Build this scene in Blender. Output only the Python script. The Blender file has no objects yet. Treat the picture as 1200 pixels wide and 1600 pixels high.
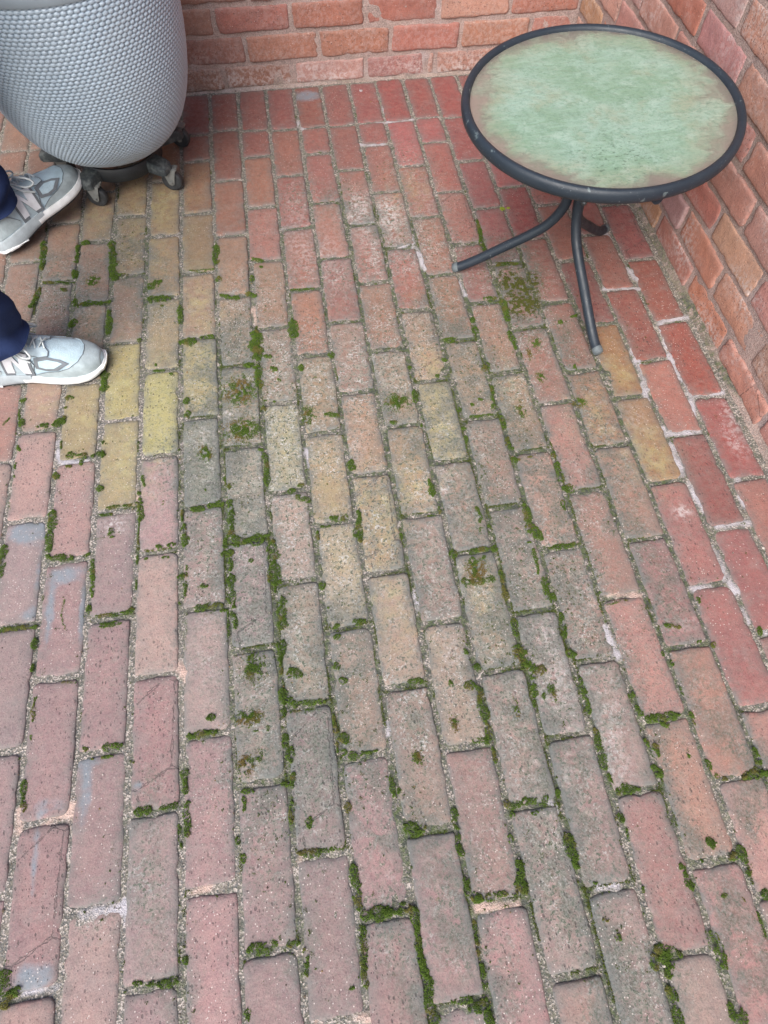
import bpy, bmesh, math, random
import numpy as np
from mathutils import Vector, Matrix, noise
from mathutils.geometry import delaunay_2d_cdt

# ------------------------------------------------------------------ camera, sky, sun, exposure
SC = bpy.context.scene
COL = SC.collection
CAM_H = 1.1700
PITCH, YAW, ROLL = 1.0891206, -0.1674525, 0.0188627
cam = bpy.data.cameras.new('camera')
cam.sensor_fit = 'VERTICAL'
cam.sensor_height = 36.0
cam.lens = 36.0 * 968.334 / 1600.0
cam.clip_start, cam.clip_end = 0.02, 400.0
cam_o = bpy.data.objects.new('camera', cam)
COL.objects.link(cam_o)
fwd = Vector((0, math.cos(PITCH), -math.sin(PITCH)))
up = Vector((0, math.sin(PITCH), math.cos(PITCH)))
rt = Vector((1, 0, 0))
rt, up = rt * math.cos(ROLL) + up * math.sin(ROLL), up * math.cos(ROLL) - rt * math.sin(ROLL)
Rz = Matrix.Rotation(YAW, 3, 'Z')
rt, up, fwd = Rz @ rt, Rz @ up, Rz @ fwd
M = Matrix((rt, up, -fwd)).transposed().to_4x4()
M.translation = Vector((0, 0, CAM_H))
cam_o.matrix_world = M
SC.camera = cam_o

SUN_EL, SUN_AZ = math.radians(47), math.radians(209)      # azimuth clockwise from +Y
world = bpy.data.worlds.new('World')
SC.world = world
world.use_nodes = True
wn = world.node_tree
bg = wn.nodes['Background']
sky = wn.nodes.new('ShaderNodeTexSky')
sky.sky_type = 'NISHITA'
sky.sun_disc = False
sky.sun_elevation = SUN_EL
sky.sun_rotation = SUN_AZ
sky.air_density = 1.0
sky.dust_density = 4.0
sky.ozone_density = 1.0
wn.links.new(sky.outputs[0], bg.inputs[0])
bg.inputs[1].default_value = 0.08
sun = bpy.data.lights.new('sun', 'SUN')
sun.energy = 1.5
sun.angle = math.radians(48)
sun.color = (1.0, 0.985, 0.965)
sun_o = bpy.data.objects.new('sun', sun)
COL.objects.link(sun_o)
sd = Vector((math.sin(SUN_AZ) * math.cos(SUN_EL), math.cos(SUN_AZ) * math.cos(SUN_EL), math.sin(SUN_EL)))
sun_o.rotation_euler = sd.to_track_quat('Z', 'Y').to_euler()
sun_o.location = sd * 6
vs = SC.view_settings
vs.view_transform = 'Standard'
vs.look = 'None'
vs.gamma = 1.0
vs.use_curve_mapping = False
vs.exposure = 1.36

# ------------------------------------------------------------------ measured survey of the place (millimetres)
# bricks of the floor: column, far end, near end, colour as 8-bit tint
BRICKS = [(-8,2218,1990,153,111,98),(-7,2218,1990,153,118,100),(-7,1990,1879,149,113,98),(-7,1879,1643,142,112,97),(-7,1643,1406,160,121,102),(-7,1406,1170,156,130,108),(-6,2218,1990,163,122,104),(-6,1990,1754,139,106,92),(-6,1754,1489,145,113,95),(-6,1489,1268,163,126,109),(-6,1268,1073,171,145,120),(-6,1073,849,181,135,124),(-6,849,629,183,152,142),(-6,629,392,168,138,140),(-5,2218,1990,153,114,102),(-5,1990,1879,152,115,100),(-5,1879,1631,156,122,105),(-5,1631,1403,159,123,105),(-5,1403,1164,160,127,114),(-5,1164,922,184,147,131),(-5,922,694,191,154,147),(-5,694,459,171,147,159),(-5,459,227,162,139,145),(-5,227,7,171,140,141),(-5,7,-229,177,145,147),(-4,2218,1990,151,109,93),(-4,1990,1758,161,121,97),(-4,1758,1544,157,125,99),(-4,1544,1309,157,122,106),(-4,1309,1052,172,140,116),(-4,1052,830,173,152,113),(-4,830,588,186,148,143),(-4,588,347,172,138,146),(-4,347,105,170,137,142),(-4,105,-132,170,133,145),(-4,-132,-369,180,144,138),(-3,2218,1990,151,105,93),(-3,1990,1880,155,112,89),(-3,1880,1641,156,126,96),(-3,1641,1401,151,122,95),(-3,1401,1165,154,123,108),(-3,1165,928,177,162,103),(-3,928,689,176,157,117),(-3,689,449,168,141,143),(-3,449,204,170,136,139),(-3,204,-36,166,136,142),(-3,-36,-272,180,149,144),(-2,2218,1990,149,97,82),(-2,1990,1782,154,113,88),(-2,1782,1545,154,126,94),(-2,1545,1306,161,132,102),(-2,1306,1063,170,149,116),(-2,1063,816,188,181,113),(-2,816,578,187,151,151),(-2,578,325,190,160,151),(-2,325,93,174,134,139),(-2,93,-148,173,145,144),(-2,-148,-384,174,140,142),(-1,2218,1996,139,79,73),(-1,1996,1864,144,91,79),(-1,1864,1626,149,107,82),(-1,1626,1383,145,121,94),(-1,1383,1153,166,133,111),(-1,1153,907,177,158,109),(-1,907,673,151,147,134),(-1,673,444,174,146,141),(-1,444,206,179,154,149),(-1,206,-37,176,140,145),(-1,-37,-274,183,143,147),(0,2218,2007,146,87,78),(0,2007,1760,144,91,80),(0,1760,1519,156,107,90),(0,1519,1287,163,127,105),(0,1287,1049,162,136,116),(0,1049,815,164,142,122),(0,815,580,177,164,147),(0,580,348,175,150,153),(0,348,110,170,148,139),(0,110,-133,171,138,144),(0,-133,-370,165,136,137),(1,2218,1998,149,92,85),(1,1998,1861,157,95,86),(1,1861,1628,165,112,92),(1,1628,1406,169,114,103),(1,1406,1163,164,128,106),(1,1163,926,162,137,121),(1,926,684,176,167,138),(1,684,472,185,160,147),(1,472,229,166,147,129),(1,229,-13,153,132,130),(1,-13,-234,160,133,132),(1,-234,-470,171,139,137),(2,2218,1988,152,89,84),(2,1988,1758,159,103,89),(2,1758,1522,160,98,90),(2,1522,1284,164,110,96),(2,1284,1059,177,125,102),(2,1059,825,169,144,117),(2,825,594,182,157,124),(2,594,364,181,163,136),(2,364,126,171,145,130),(2,126,-114,173,137,139),(2,-114,-351,169,134,132),(3,2218,1986,152,91,80),(3,1986,1854,163,100,91),(3,1854,1620,161,101,94),(3,1620,1388,169,116,101),(3,1388,1157,163,112,103),(3,1157,928,171,138,123),(3,928,700,183,148,122),(3,700,467,187,157,125),(3,467,236,178,152,136),(3,236,-7,164,138,126),(3,-7,-241,171,137,136),(3,-241,-478,178,145,144),(4,2218,1984,152,92,86),(4,1984,1760,152,96,88),(4,1760,1515,162,107,95),(4,1515,1284,167,112,100),(4,1284,1049,165,123,103),(4,1049,818,170,145,124),(4,818,585,178,145,115),(4,585,349,170,138,129),(4,349,115,176,152,134),(4,115,-125,166,133,127),(4,-125,-361,184,140,142),(5,2218,1988,156,89,86),(5,1988,1874,157,94,89),(5,1874,1643,159,102,93),(5,1643,1407,161,110,97),(5,1407,1171,171,105,94),(5,1171,939,179,144,121),(5,939,708,193,173,128),(5,708,485,173,140,124),(5,485,240,173,151,132),(5,240,6,175,147,139),(5,6,-234,174,145,140),(5,-234,-470,170,138,130),(6,2218,1986,155,82,79),(6,1986,1754,173,98,98),(6,1754,1520,158,98,90),(6,1520,1287,168,115,98),(6,1287,1055,166,119,97),(6,1055,815,178,145,121),(6,815,579,172,137,123),(6,579,341,171,144,135),(6,341,107,178,151,147),(6,107,-130,172,138,134),(6,-130,-367,171,142,138),(7,2218,1988,155,85,80),(7,1988,1859,168,95,94),(7,1859,1621,166,97,90),(7,1621,1397,168,110,100),(7,1397,1172,161,103,97),(7,1172,938,168,126,108),(7,938,709,169,137,116),(7,709,467,190,148,132),(7,467,231,178,140,128),(7,231,0,174,144,138),(7,0,-233,172,128,124),(7,-233,-470,175,149,141),(8,2218,1982,157,82,79),(8,1982,1756,157,86,84),(8,1756,1536,156,89,89),(8,1536,1303,161,95,94),(8,1303,1070,169,111,104),(8,1070,832,166,119,108),(8,832,593,182,134,124),(8,593,346,175,133,121),(8,346,110,190,138,129),(8,110,-120,186,142,126),(8,-120,-346,191,139,136),(9,2218,1980,152,84,80),(9,1980,1844,164,95,92),(9,1844,1619,165,92,94),(9,1619,1390,153,79,79),(9,1390,1148,163,102,93),(9,1148,916,162,110,98),(9,916,695,176,124,99),(9,695,462,176,134,118),(9,462,230,174,124,123),(9,230,-5,183,135,121),(9,-5,-181,194,147,139),(9,-181,-418,179,138,130),(10,2218,1990,164,100,92),(10,1990,1754,159,96,90),(10,1754,1525,165,100,92),(10,1525,1292,163,105,92),(10,1292,1056,147,89,85),(10,1056,822,163,117,80),(10,822,588,167,127,93),(10,588,343,175,117,113),(10,343,103,175,115,112),(10,103,-134,185,137,128),(11,2218,1990,170,105,103),(11,1990,1879,158,98,93),(11,1879,1596,151,93,85),(11,1596,1383,166,100,92),(11,1383,1169,163,103,92),(11,1169,924,160,92,82),(11,924,703,186,120,107),(11,703,463,160,96,91),(11,463,230,172,108,106),(11,230,-6,177,127,120),(12,2218,1990,156,95,82),(12,1990,1754,162,108,97),(12,1754,1499,155,98,83),(12,1499,1271,159,89,86),(12,1271,1041,160,92,80),(12,1041,798,170,90,78),(12,798,569,174,96,92),(12,569,333,176,119,109)]
FAR_BRICKS = [(-13,2218,1990,165,126,112),(-13,1990,1879,169,135,114),(-13,1879,1643,164,128,113),(-13,1643,1406,169,134,122),(-13,1406,1170,169,139,122),(-13,1170,933,172,136,118),(-13,933,697,173,139,127),(-13,697,460,170,138,128),(-13,460,224,179,147,139),(-13,224,-13,176,148,135),(-13,-13,-249,169,135,128),(-13,-249,-486,176,143,135),(-13,-486,-722,179,145,141),(-13,-722,-959,170,138,129),(-13,-959,-1195,171,136,128),(-12,2218,1990,162,121,108),(-12,1990,1754,164,130,113),(-12,1754,1517,162,130,116),(-12,1517,1281,172,138,120),(-12,1281,1044,175,145,125),(-12,1044,808,176,146,129),(-12,808,571,167,130,119),(-12,571,335,174,140,132),(-12,335,98,169,134,127),(-12,98,-138,176,144,135),(-12,-138,-375,173,142,134),(-12,-375,-611,174,142,134),(-12,-611,-848,171,141,132),(-12,-848,-1084,180,142,134),(-11,2218,1990,161,127,109),(-11,1990,1879,164,127,110),(-11,1879,1643,166,127,108),(-11,1643,1406,168,133,118),(-11,1406,1170,174,137,120),(-11,1170,933,175,146,128),(-11,933,697,176,147,130),(-11,697,460,172,141,134),(-11,460,224,178,148,144),(-11,224,-13,172,144,135),(-11,-13,-249,167,137,136),(-11,-249,-486,174,147,135),(-11,-486,-722,172,141,133),(-11,-722,-959,178,147,139),(-11,-959,-1195,168,136,124),(-10,2218,1990,161,123,107),(-10,1990,1754,160,125,105),(-10,1754,1517,163,130,113),(-10,1517,1281,163,133,112),(-10,1281,1044,166,133,116),(-10,1044,808,168,139,121),(-10,808,571,178,145,132),(-10,571,335,181,151,142),(-10,335,98,169,139,131),(-10,98,-138,176,143,137),(-10,-138,-375,179,147,139),(-10,-375,-611,167,134,127),(-10,-611,-848,174,141,139),(-10,-848,-1084,168,136,130),(-9,2218,1990,162,121,107),(-9,1990,1879,147,112,96),(-9,1879,1643,155,114,103),(-9,1643,1406,160,126,113),(-9,1406,1170,166,133,113),(-9,1170,933,168,136,126),(-9,933,697,167,133,125),(-9,697,460,173,143,137),(-9,460,224,172,143,137),(-9,224,-13,175,144,139),(-9,-13,-249,175,143,140),(-9,-249,-486,171,136,138),(-9,-486,-722,178,142,139),(-9,-722,-959,174,145,133),(-9,-959,-1195,172,143,134),(-8,1990,1754,147,118,104),(-8,1754,1517,147,112,98),(-8,1517,1281,166,126,112),(-8,1281,1044,174,143,127),(-8,1044,808,177,144,125),(-8,808,571,173,141,130),(-8,571,335,173,144,141),(-8,335,98,168,137,141),(-8,98,-138,170,145,140),(-8,-138,-375,182,149,146),(-8,-375,-611,176,144,143),(-8,-611,-848,176,147,141),(-8,-848,-1084,175,139,133),(-7,1170,933,171,135,116),(-7,933,697,176,143,128),(-7,697,460,177,148,142),(-7,460,224,170,140,136),(-7,224,-13,171,143,138),(-7,-13,-249,184,152,151),(-7,-249,-486,174,146,144),(-7,-486,-722,167,136,133),(-7,-722,-959,179,151,138),(-7,-959,-1195,170,136,125),(-6,392,157,173,144,140),(-6,157,-80,171,144,141),(-6,-80,-316,173,143,138),(-6,-316,-553,172,141,136),(-6,-553,-789,171,136,137),(-6,-789,-1026,169,140,136),(-6,-1026,-1262,172,134,135),(-5,-229,-466,174,138,134),(-5,-466,-702,182,149,146),(-5,-702,-939,180,148,143),(-5,-939,-1175,177,141,142),(-4,-369,-605,172,139,139),(-4,-605,-842,172,137,135),(-4,-842,-1078,172,138,132),(-3,-272,-509,169,144,139),(-3,-509,-745,174,145,136),(-3,-745,-982,168,136,131),(-3,-982,-1218,166,132,127),(-2,-384,-621,179,150,144),(-2,-621,-857,180,142,139),(-2,-857,-1094,174,139,130),(-1,-274,-510,168,135,133),(-1,-510,-747,173,141,137),(-1,-747,-983,177,144,136),(-1,-983,-1220,177,142,139),(0,-370,-606,165,131,130),(0,-606,-843,168,136,131),(0,-843,-1079,180,146,138),(1,-470,-707,176,143,137),(1,-707,-943,178,143,141),(1,-943,-1180,167,136,127),(2,-351,-587,170,145,137),(2,-587,-824,171,135,129),(2,-824,-1060,181,142,136),(2,-1060,-1297,174,138,132),(3,-478,-714,175,140,139),(3,-714,-951,168,137,131),(3,-951,-1187,178,142,136),(4,-361,-598,181,146,141),(4,-598,-834,172,139,128),(4,-834,-1071,178,138,137),(5,-470,-707,176,137,130),(5,-707,-943,173,136,128),(5,-943,-1180,174,134,132),(6,-367,-603,172,136,132),(6,-603,-840,176,140,130),(6,-840,-1076,165,132,131),(7,-470,-706,170,138,130),(7,-706,-943,171,140,132),(7,-943,-1179,178,144,135),(8,-346,-583,177,144,133),(8,-583,-819,178,140,136),(8,-819,-1056,178,134,133),(8,-1056,-1292,180,140,132),(9,-418,-654,179,144,139),(9,-654,-891,176,143,136),(9,-891,-1127,177,136,133),(10,-134,-370,183,140,134),(10,-370,-607,172,136,131),(10,-607,-843,179,144,135),(10,-843,-1080,183,145,138),(11,-6,-243,188,140,130),(11,-243,-479,178,136,131),(11,-479,-716,172,138,132),(11,-716,-952,174,133,125),(11,-952,-1189,175,138,126),(12,333,96,172,118,112),(12,96,-140,181,137,130),(12,-140,-377,186,146,134),(12,-377,-613,186,145,136),(12,-613,-850,178,134,126),(12,-850,-1086,172,137,126)]
MOSS = [(-683,636,-681,572,12,0),(-593,705,-593,663,13,0),(-592,655,-591,615,11,0),(-591,601,-545,590,12,0),(-519,592,-511,596,7,0),(-501,579,-499,538,8,0),(-494,683,-469,681,5,0),(-479,698,-416,700,7,0),(-406,766,-402,741,8,0),(-414,726,-413,724,8,0),(-412,710,-412,708,8,0),(-407,698,-408,660,11,0),(-412,656,-413,560,3,0),(-324,666,-323,647,8,0),(-318,631,-315,586,13,0),(-398,587,-380,584,5,0),(-371,590,-339,590,11,0),(-395,567,-394,567,8,0),(-360,564,-351,562,8,0),(-313,538,-314,517,6,0),(-314,964,-314,956,12,0),(-310,926,-310,918,12,0),(-508,1049,-507,1020,9,0),(-586,1007,-577,1008,12,0),(-589,981,-588,981,7,0),(-608,935,-592,941,17,0),(-589,953,-588,952,10,0),(-637,935,-628,934,12,0),(-649,933,-648,933,7,0),(-691,1018,-686,1019,13,0),(-693,996,-692,963,4,0),(-683,956,-680,941,12,0),(-725,953,-714,968,7,0),(-682,884,-681,875,10,0),(-684,839,-684,828,8,0),(-683,808,-682,806,6,0),(-684,742,-681,726,4,0),(-589,886,-589,868,6,0),(-571,843,-560,845,13,0),(-547,840,-535,838,13,0),(-519,837,-497,841,9,0),(-541,825,-540,819,8,0),(-572,818,-565,817,8,0),(-591,798,-590,788,13,0),(-499,873,-499,869,7,0),(-497,843,-497,832,10,0),(-499,752,-499,745,11,0),(-471,642,-465,629,11,0),(-482,628,-494,627,4,0),(-363,695,-363,690,7,0),(-693,1559,-688,1458,16,0),(-602,1431,-600,1411,19,0),(-601,1533,-600,1470,9,0),(-586,1541,-576,1540,16,0),(-511,1533,-500,1390,16,0),(-499,1407,-463,1406,8,0),(-687,1381,-703,1319,12,0),(-680,1406,-602,1390,7,0),(-628,1370,-620,1369,12,0),(-580,1308,-507,1307,16,0),(-592,1326,-591,1312,13,0),(-593,1254,-595,1237,16,0),(-504,1275,-500,1202,13,0),(-408,1346,-379,1361,20,0),(-402,1306,-357,1299,18,0),(-374,1277,-371,1276,7,0),(-324,1265,-326,1209,11,0),(-321,1146,-293,1144,19,0),(-272,1152,-247,1151,13,0),(-429,1168,-424,1168,8,0),(-300,1395,-240,1392,7,0),(-229,1478,-232,1413,16,0),(-224,1358,-224,1346,14,0),(-219,1293,-178,1276,13,0),(-152,1284,-135,1281,15,0),(-142,1151,-148,1099,18,0),(-160,1043,-151,1042,17,0),(-503,1072,-503,1024,14,0),(-348,1046,-347,1046,9,0),(-389,1064,-365,1062,5,0),(-385,1081,-384,1079,8,0),(-133,1419,-108,1405,10,0),(-113,1381,-106,1380,10,0),(-138,1351,-139,1336,10,0),(-141,1146,-141,1066,22,0),(-168,1046,-145,1043,15,0),(-139,1036,-141,977,15,0),(-47,1176,-45,1126,19,0),(-119,1069,-111,1068,14,0),(-106,1029,-100,1024,14,0),(-95,992,-93,990,9,0),(-130,935,-129,935,7,0),(-134,915,-135,908,12,0),(-109,930,-108,930,6,0),(-35,1025,-36,1015,14,0),(-8,987,-6,987,6,0),(8,874,33,867,12,0),(39,1055,38,1045,13,0),(-40,1287,19,1285,5,0),(-271,713,-271,712,7,0),(-299,670,-279,668,12,0),(-264,672,-238,675,12,0),(-220,679,-220,593,11,0),(-221,584,-197,579,13,0),(-191,578,-162,575,19,0),(-160,582,-144,584,9,0),(-217,572,-208,569,7,0),(-139,785,-139,705,10,0),(-149,799,-146,798,11,0),(-221,717,-222,711,8,0),(-230,740,-229,723,4,0),(-238,556,-222,555,13,0),(-225,547,-225,518,10,0),(-225,504,-224,436,12,0),(-223,436,-222,396,11,0),(-235,433,-235,373,4,0),(-232,594,-235,562,7,0),(-234,512,-234,494,5,0),(-136,565,-137,477,17,0),(-149,483,-149,482,8,0),(-128,478,-128,476,9,0),(-138,474,-140,457,6,0),(-129,438,-132,383,15,0),(-295,446,-247,445,11,0),(-246,434,-239,433,8,0),(-281,428,-260,434,5,0),(-93,684,-84,683,10,0),(-70,693,-65,693,11,0),(-77,667,-54,654,10,0),(-37,607,-8,604,5,0),(-9,604,19,601,14,0),(-37,587,-16,585,5,0),(-42,575,-43,561,9,0),(-43,462,-44,451,9,0),(-38,411,-38,409,6,0),(49,737,48,721,17,0),(49,611,43,543,10,0),(36,570,34,555,9,0),(10,371,26,372,12,0),(-37,370,-24,369,9,0),(-31,349,-25,348,10,0),(-283,489,-275,488,10,0),(-185,533,-182,533,8,0),(-131,351,-136,320,15,0),(-139,315,-140,294,7,0),(-197,329,-192,336,8,0),(-127,289,-121,296,11,0),(-121,297,-104,286,12,0),(-140,261,-139,240,13,0),(-132,242,-125,241,13,0),(-123,236,-65,231,9,0),(-140,229,-141,217,8,0),(-127,221,-75,219,5,0),(-192,197,-191,197,7,0),(-170,204,-170,197,7,0),(-275,234,-268,235,12,0),(-303,206,-265,207,10,0),(-140,182,-144,166,10,0),(-131,158,-134,139,11,0),(-134,116,-135,98,10,0),(-140,71,-141,42,8,0),(-221,102,-203,101,7,0),(-220,91,-219,73,7,0),(-153,103,-144,101,6,0),(-51,202,-52,177,9,0),(-37,166,-36,157,14,0),(-51,157,-52,141,5,0),(-40,141,-41,136,8,0),(-29,130,-13,131,10,0),(-12,132,17,133,6,0),(-109,42,-111,31,10,0),(-43,54,-44,45,9,0),(-30,265,-23,262,11,0),(-35,296,-33,289,10,0),(-223,5,-223,-4,7,0),(-231,31,-231,25,7,0),(-131,-6,-100,-8,11,0),(-95,-6,-60,-6,7,0),(-45,-39,-46,-65,12,0),(-46,-73,-44,-98,9,0),(-40,-107,-6,-109,14,0),(-6,-107,35,-107,9,0),(-43,-124,-47,-197,9,0),(-219,-126,-192,-129,14,0),(-188,-124,-178,-124,6,0),(-160,-127,-144,-129,7,0),(-134,-139,-133,-169,8,0),(-227,-201,-226,-210,8,0),(-71,-197,-67,-197,6,0),(-666,456,-636,457,9,0),(-627,457,-601,455,9,0),(-601,427,-599,412,9,0),(-600,378,-600,369,8,0),(-589,317,-589,277,7,0),(-588,249,-587,243,6,0),(-500,545,-498,501,8,0),(-502,480,-501,470,9,0),(-486,459,-445,457,7,0),(-439,459,-418,458,9,0),(-478,436,-442,437,10,0),(-413,525,-412,504,4,0),(-327,516,-321,515,12,0),(-316,504,-316,476,6,0),(-328,462,-328,461,6,0),(-313,423,-314,366,5,0),(-457,211,-431,209,11,0),(-494,213,-489,212,7,0),(-480,194,-479,194,7,0),(-461,194,-445,193,6,0),(-409,179,-408,178,8,0),(-552,501,-555,472,4,0),(-555,472,-546,442,4,0),(-542,337,-518,334,5,0),(-310,209,-310,204,8,0),(-591,173,-587,129,9,0),(-498,111,-499,103,4,0),(-398,98,-379,97,13,0),(-358,97,-333,98,8,0),(-319,150,-319,116,10,0),(-316,98,-314,49,9,0),(-329,65,-325,31,5,0),(-595,-97,-585,-138,16,0),(-580,-125,-568,-123,12,0),(-374,-145,-332,-149,9,0),(-394,-141,-386,-142,8,0),(-318,-121,-318,-127,7,0),(493,1405,495,1366,12,0),(501,1484,498,1412,9,0),(515,1307,571,1299,9,0),(456,1181,480,1182,13,0),(499,1170,499,1102,13,0),(407,1085,403,1068,13,0),(408,1120,406,1109,10,0),(324,1058,346,1059,14,0),(223,986,223,984,9,0),(410,967,406,951,14,0),(314,999,313,993,13,0),(284,949,285,949,11,0),(489,1060,492,1007,11,0),(661,1090,675,1095,8,0),(623,930,620,920,11,0),(627,1078,630,1075,11,0),(221,911,220,881,11,0),(154,831,163,830,10,0),(222,814,221,807,7,0),(313,790,317,789,9,0),(369,865,373,864,9,0),(345,855,350,854,9,0),(316,846,315,841,9,0),(409,897,395,833,9,0),(338,821,391,819,6,0),(408,809,407,780,10,0),(407,749,409,722,12,0),(314,768,311,737,7,0),(407,690,416,689,14,0),(443,693,448,693,7,0),(213,663,212,629,14,0),(131,545,129,535,8,0),(220,594,218,584,10,0),(188,580,208,578,5,0),(502,695,499,687,10,0),(504,666,497,622,11,0),(500,603,517,598,15,0),(300,582,297,551,11,0),(296,536,294,526,9,0),(316,538,319,537,8,0),(403,574,401,513,14,0),(410,519,417,496,18,0),(485,570,483,555,11,0),(394,470,392,419,8,0),(315,488,314,481,11,0),(389,488,392,487,8,0),(224,487,232,486,13,0),(262,486,299,487,12,0),(267,467,262,432,13,0),(288,469,289,469,9,0),(316,434,314,425,8,0),(437,469,481,470,9,0),(237,421,296,418,14,0),(314,420,313,376,10,0),(401,404,397,359,13,0),(409,369,408,362,9,0),(316,329,314,301,10,0),(307,275,304,263,12,0),(316,278,325,245,11,0),(321,237,347,227,16,0),(326,221,320,186,14,0),(317,174,315,167,8,0),(411,328,409,283,9,0),(405,252,413,249,16,0),(211,300,213,281,10,0),(224,252,229,251,11,0),(197,222,210,220,13,0),(217,213,218,190,11,0),(218,190,220,155,12,0),(220,147,217,115,10,0),(191,124,214,123,7,0),(223,105,223,84,8,0),(95,242,116,243,10,0),(171,232,171,224,8,0),(302,126,302,66,3,0),(338,183,336,178,8,0),(502,361,575,360,4,0),(510,334,551,337,5,0),(608,274,632,270,10,0),(583,225,581,221,7,0),(594,206,594,201,7,0),(659,235,664,235,6,0),(687,227,685,223,9,0),(692,320,689,311,8,0),(788,243,785,234,9,0),(414,199,412,141,10,0),(413,109,410,45,10,0),(497,162,496,156,10,0),(500,136,506,123,8,0),(513,114,568,111,14,0),(537,100,543,99,10,0),(595,110,595,93,8,0),(595,163,594,145,4,0),(592,28,594,17,8,0),(683,33,686,14,11,0),(508,67,510,51,10,0),(498,78,497,71,9,0),(562,41,563,39,8,0),(35,86,37,52,7,0),(47,65,46,60,6,0),(48,6,67,-4,14,0),(65,-1,78,-1,10,0),(134,20,135,5,8,0),(133,-9,131,-47,10,0),(134,-85,133,-101,13,0),(143,-110,148,-111,19,0),(160,-112,192,-113,8,0),(205,-114,209,-115,8,0),(224,-75,219,-111,15,0),(226,-103,225,-115,8,0),(218,-34,217,-40,8,0),(223,14,251,12,9,0),(257,16,293,15,13,0),(266,-5,272,-6,8,0),(229,-1,232,-1,8,0),(315,21,313,14,10,0),(301,58,303,38,7,0),(311,-51,315,-85,16,0),(-4,-110,33,-108,10,0),(40,-112,41,-136,12,0),(42,-141,42,-170,13,0),(42,-174,45,-197,17,0),(47,-203,45,-256,14,0),(80,-236,106,-238,9,0),(104,-248,130,-249,11,0),(127,-240,129,-240,8,0),(129,-257,133,-270,12,0),(132,-142,130,-184,7,0),(131,-194,131,-226,8,0),(82,-104,84,-104,7,0),(412,32,412,16,9,0),(420,6,459,3,10,0),(432,13,437,12,10,0),(410,-32,412,-38,11,0),(416,-48,415,-69,5,0),(314,-89,318,-92,11,0),(491,32,501,20,14,0),(593,9,615,-4,7,0),(649,-7,678,-4,16,0),(685,-5,690,-6,12,0),(547,-92,552,-92,15,0),(594,-108,594,-127,11,0),(575,-119,582,-120,13,0),(597,-132,595,-146,7,0),(605,-177,611,-178,12,0),(523,-116,525,-117,5,0),(488,-118,492,-151,10,0),(414,-139,413,-143,6,0),(339,-119,341,-119,7,0),(409,-222,438,-229,16,0),(420,-232,415,-252,18,0),(396,-230,399,-241,11,0),(408,-271,412,-287,11,0),(409,-295,412,-314,10,0),(501,-215,504,-257,13,0),(492,-304,491,-319,9,0),(504,-313,504,-328,11,0),(583,-193,582,-232,5,0),(339,-170,343,-171,8,0),(350,-196,353,-199,9,0),(538,-169,542,-169,8,0),(570,-177,571,-179,6,0),(-182,1012,-185,936,61,1),(-183,884,-186,834,59,1),(-190,330,-192,291,31,1),(-203,231,-204,213,39,1),(-212,158,-214,131,27,1),(-188,165,-189,144,9,1),(-31,900,-36,853,27,1),(182,907,175,866,45,1),(-552,1407,-550,1373,30,1),(89,124,84,97,16,1),(286,190,275,148,9,1),(273,464,266,431,34,1),(550,1034,542,1006,19,1),(526,1002,518,970,10,1),(463,838,454,802,15,1),(534,923,527,896,16,1),(603,831,597,813,27,1),(562,1246,540,1164,58,3),(543,1276,523,1197,45,3),(576,1194,558,1128,44,3),(544,1164,532,1120,67,3),(611,1261,592,1192,28,3),(267,435,262,414,26,1),(358,204,349,170,12,1),(325,266,318,238,24,1),(166,171,161,145,12,1),(-272,825,-272,798,23,1),(-265,807,-265,787,17,1),(581,1520,588,1519,11,2),(600,1523,604,1522,7,2)]
YELLOW = [(-449,1031,68,147,90),(-365,934,59,120,100),(-276,1036,61,119,95),(-427,827,64,121,80),(-402,1708,128,143,55),(-415,1494,104,154,45),(-272,1280,66,137,50),(270,823,59,127,90),(173,656,56,80,60),(97,619,62,109,70),(36,522,79,87,35),(74,418,51,81,55),(270,362,44,66,50),(276,976,54,80,60),(442,902,61,117,45),(708,662,58,87,75),(619,782,60,93,45),(-546,933,73,92,40),(-638,1001,59,76,35),(721,902,55,81,55),(-19,684,56,97,40),(-86,812,58,87,40),(334,1634,93,116,35),(297,1222,50,69,20),(-598,1679,108,112,40),(-108,906,74,111,25),(119,307,49,62,30)]
LICHEN = [(-178,992,91,116,80),(-258,803,71,103,80),(-170,723,63,147,85),(-250,565,59,131,45),(-178,442,51,107,45),(-159,264,59,117,70),(-110,354,61,88,55),(181,1020,71,122,60),(-79,811,65,104,50),(175,1571,51,77,100),(252,1532,54,95,75),(203,1381,43,75,35),(264,579,68,108,45),(285,428,65,98,45),(280,296,74,88,60),(292,196,71,82,60),(452,404,65,98,70),(414,276,62,76,80),(336,178,59,70,70),(293,-19,65,69,50),(298,-114,63,54,50),(409,99,58,66,55),(319,701,57,101,35),(552,1210,61,99,70),(555,1029,64,64,40),(-99,1040,62,100,60),(-167,1242,66,90,30),(-12,968,76,116,40),(116,1009,62,100,30),(359,-251,59,48,60),(94,163,29,55,60),(-63,116,45,62,35),(-458,-43,30,35,30),(-379,-11,31,45,35),(324,1468,54,106,35),(402,1404,53,77,30),(18,1649,55,85,40),(-658,1382,83,120,35),(-586,1280,65,90,30),(442,902,61,78,40),(157,447,52,83,40),(69,880,60,74,25),(354,1752,77,123,30)]
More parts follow.
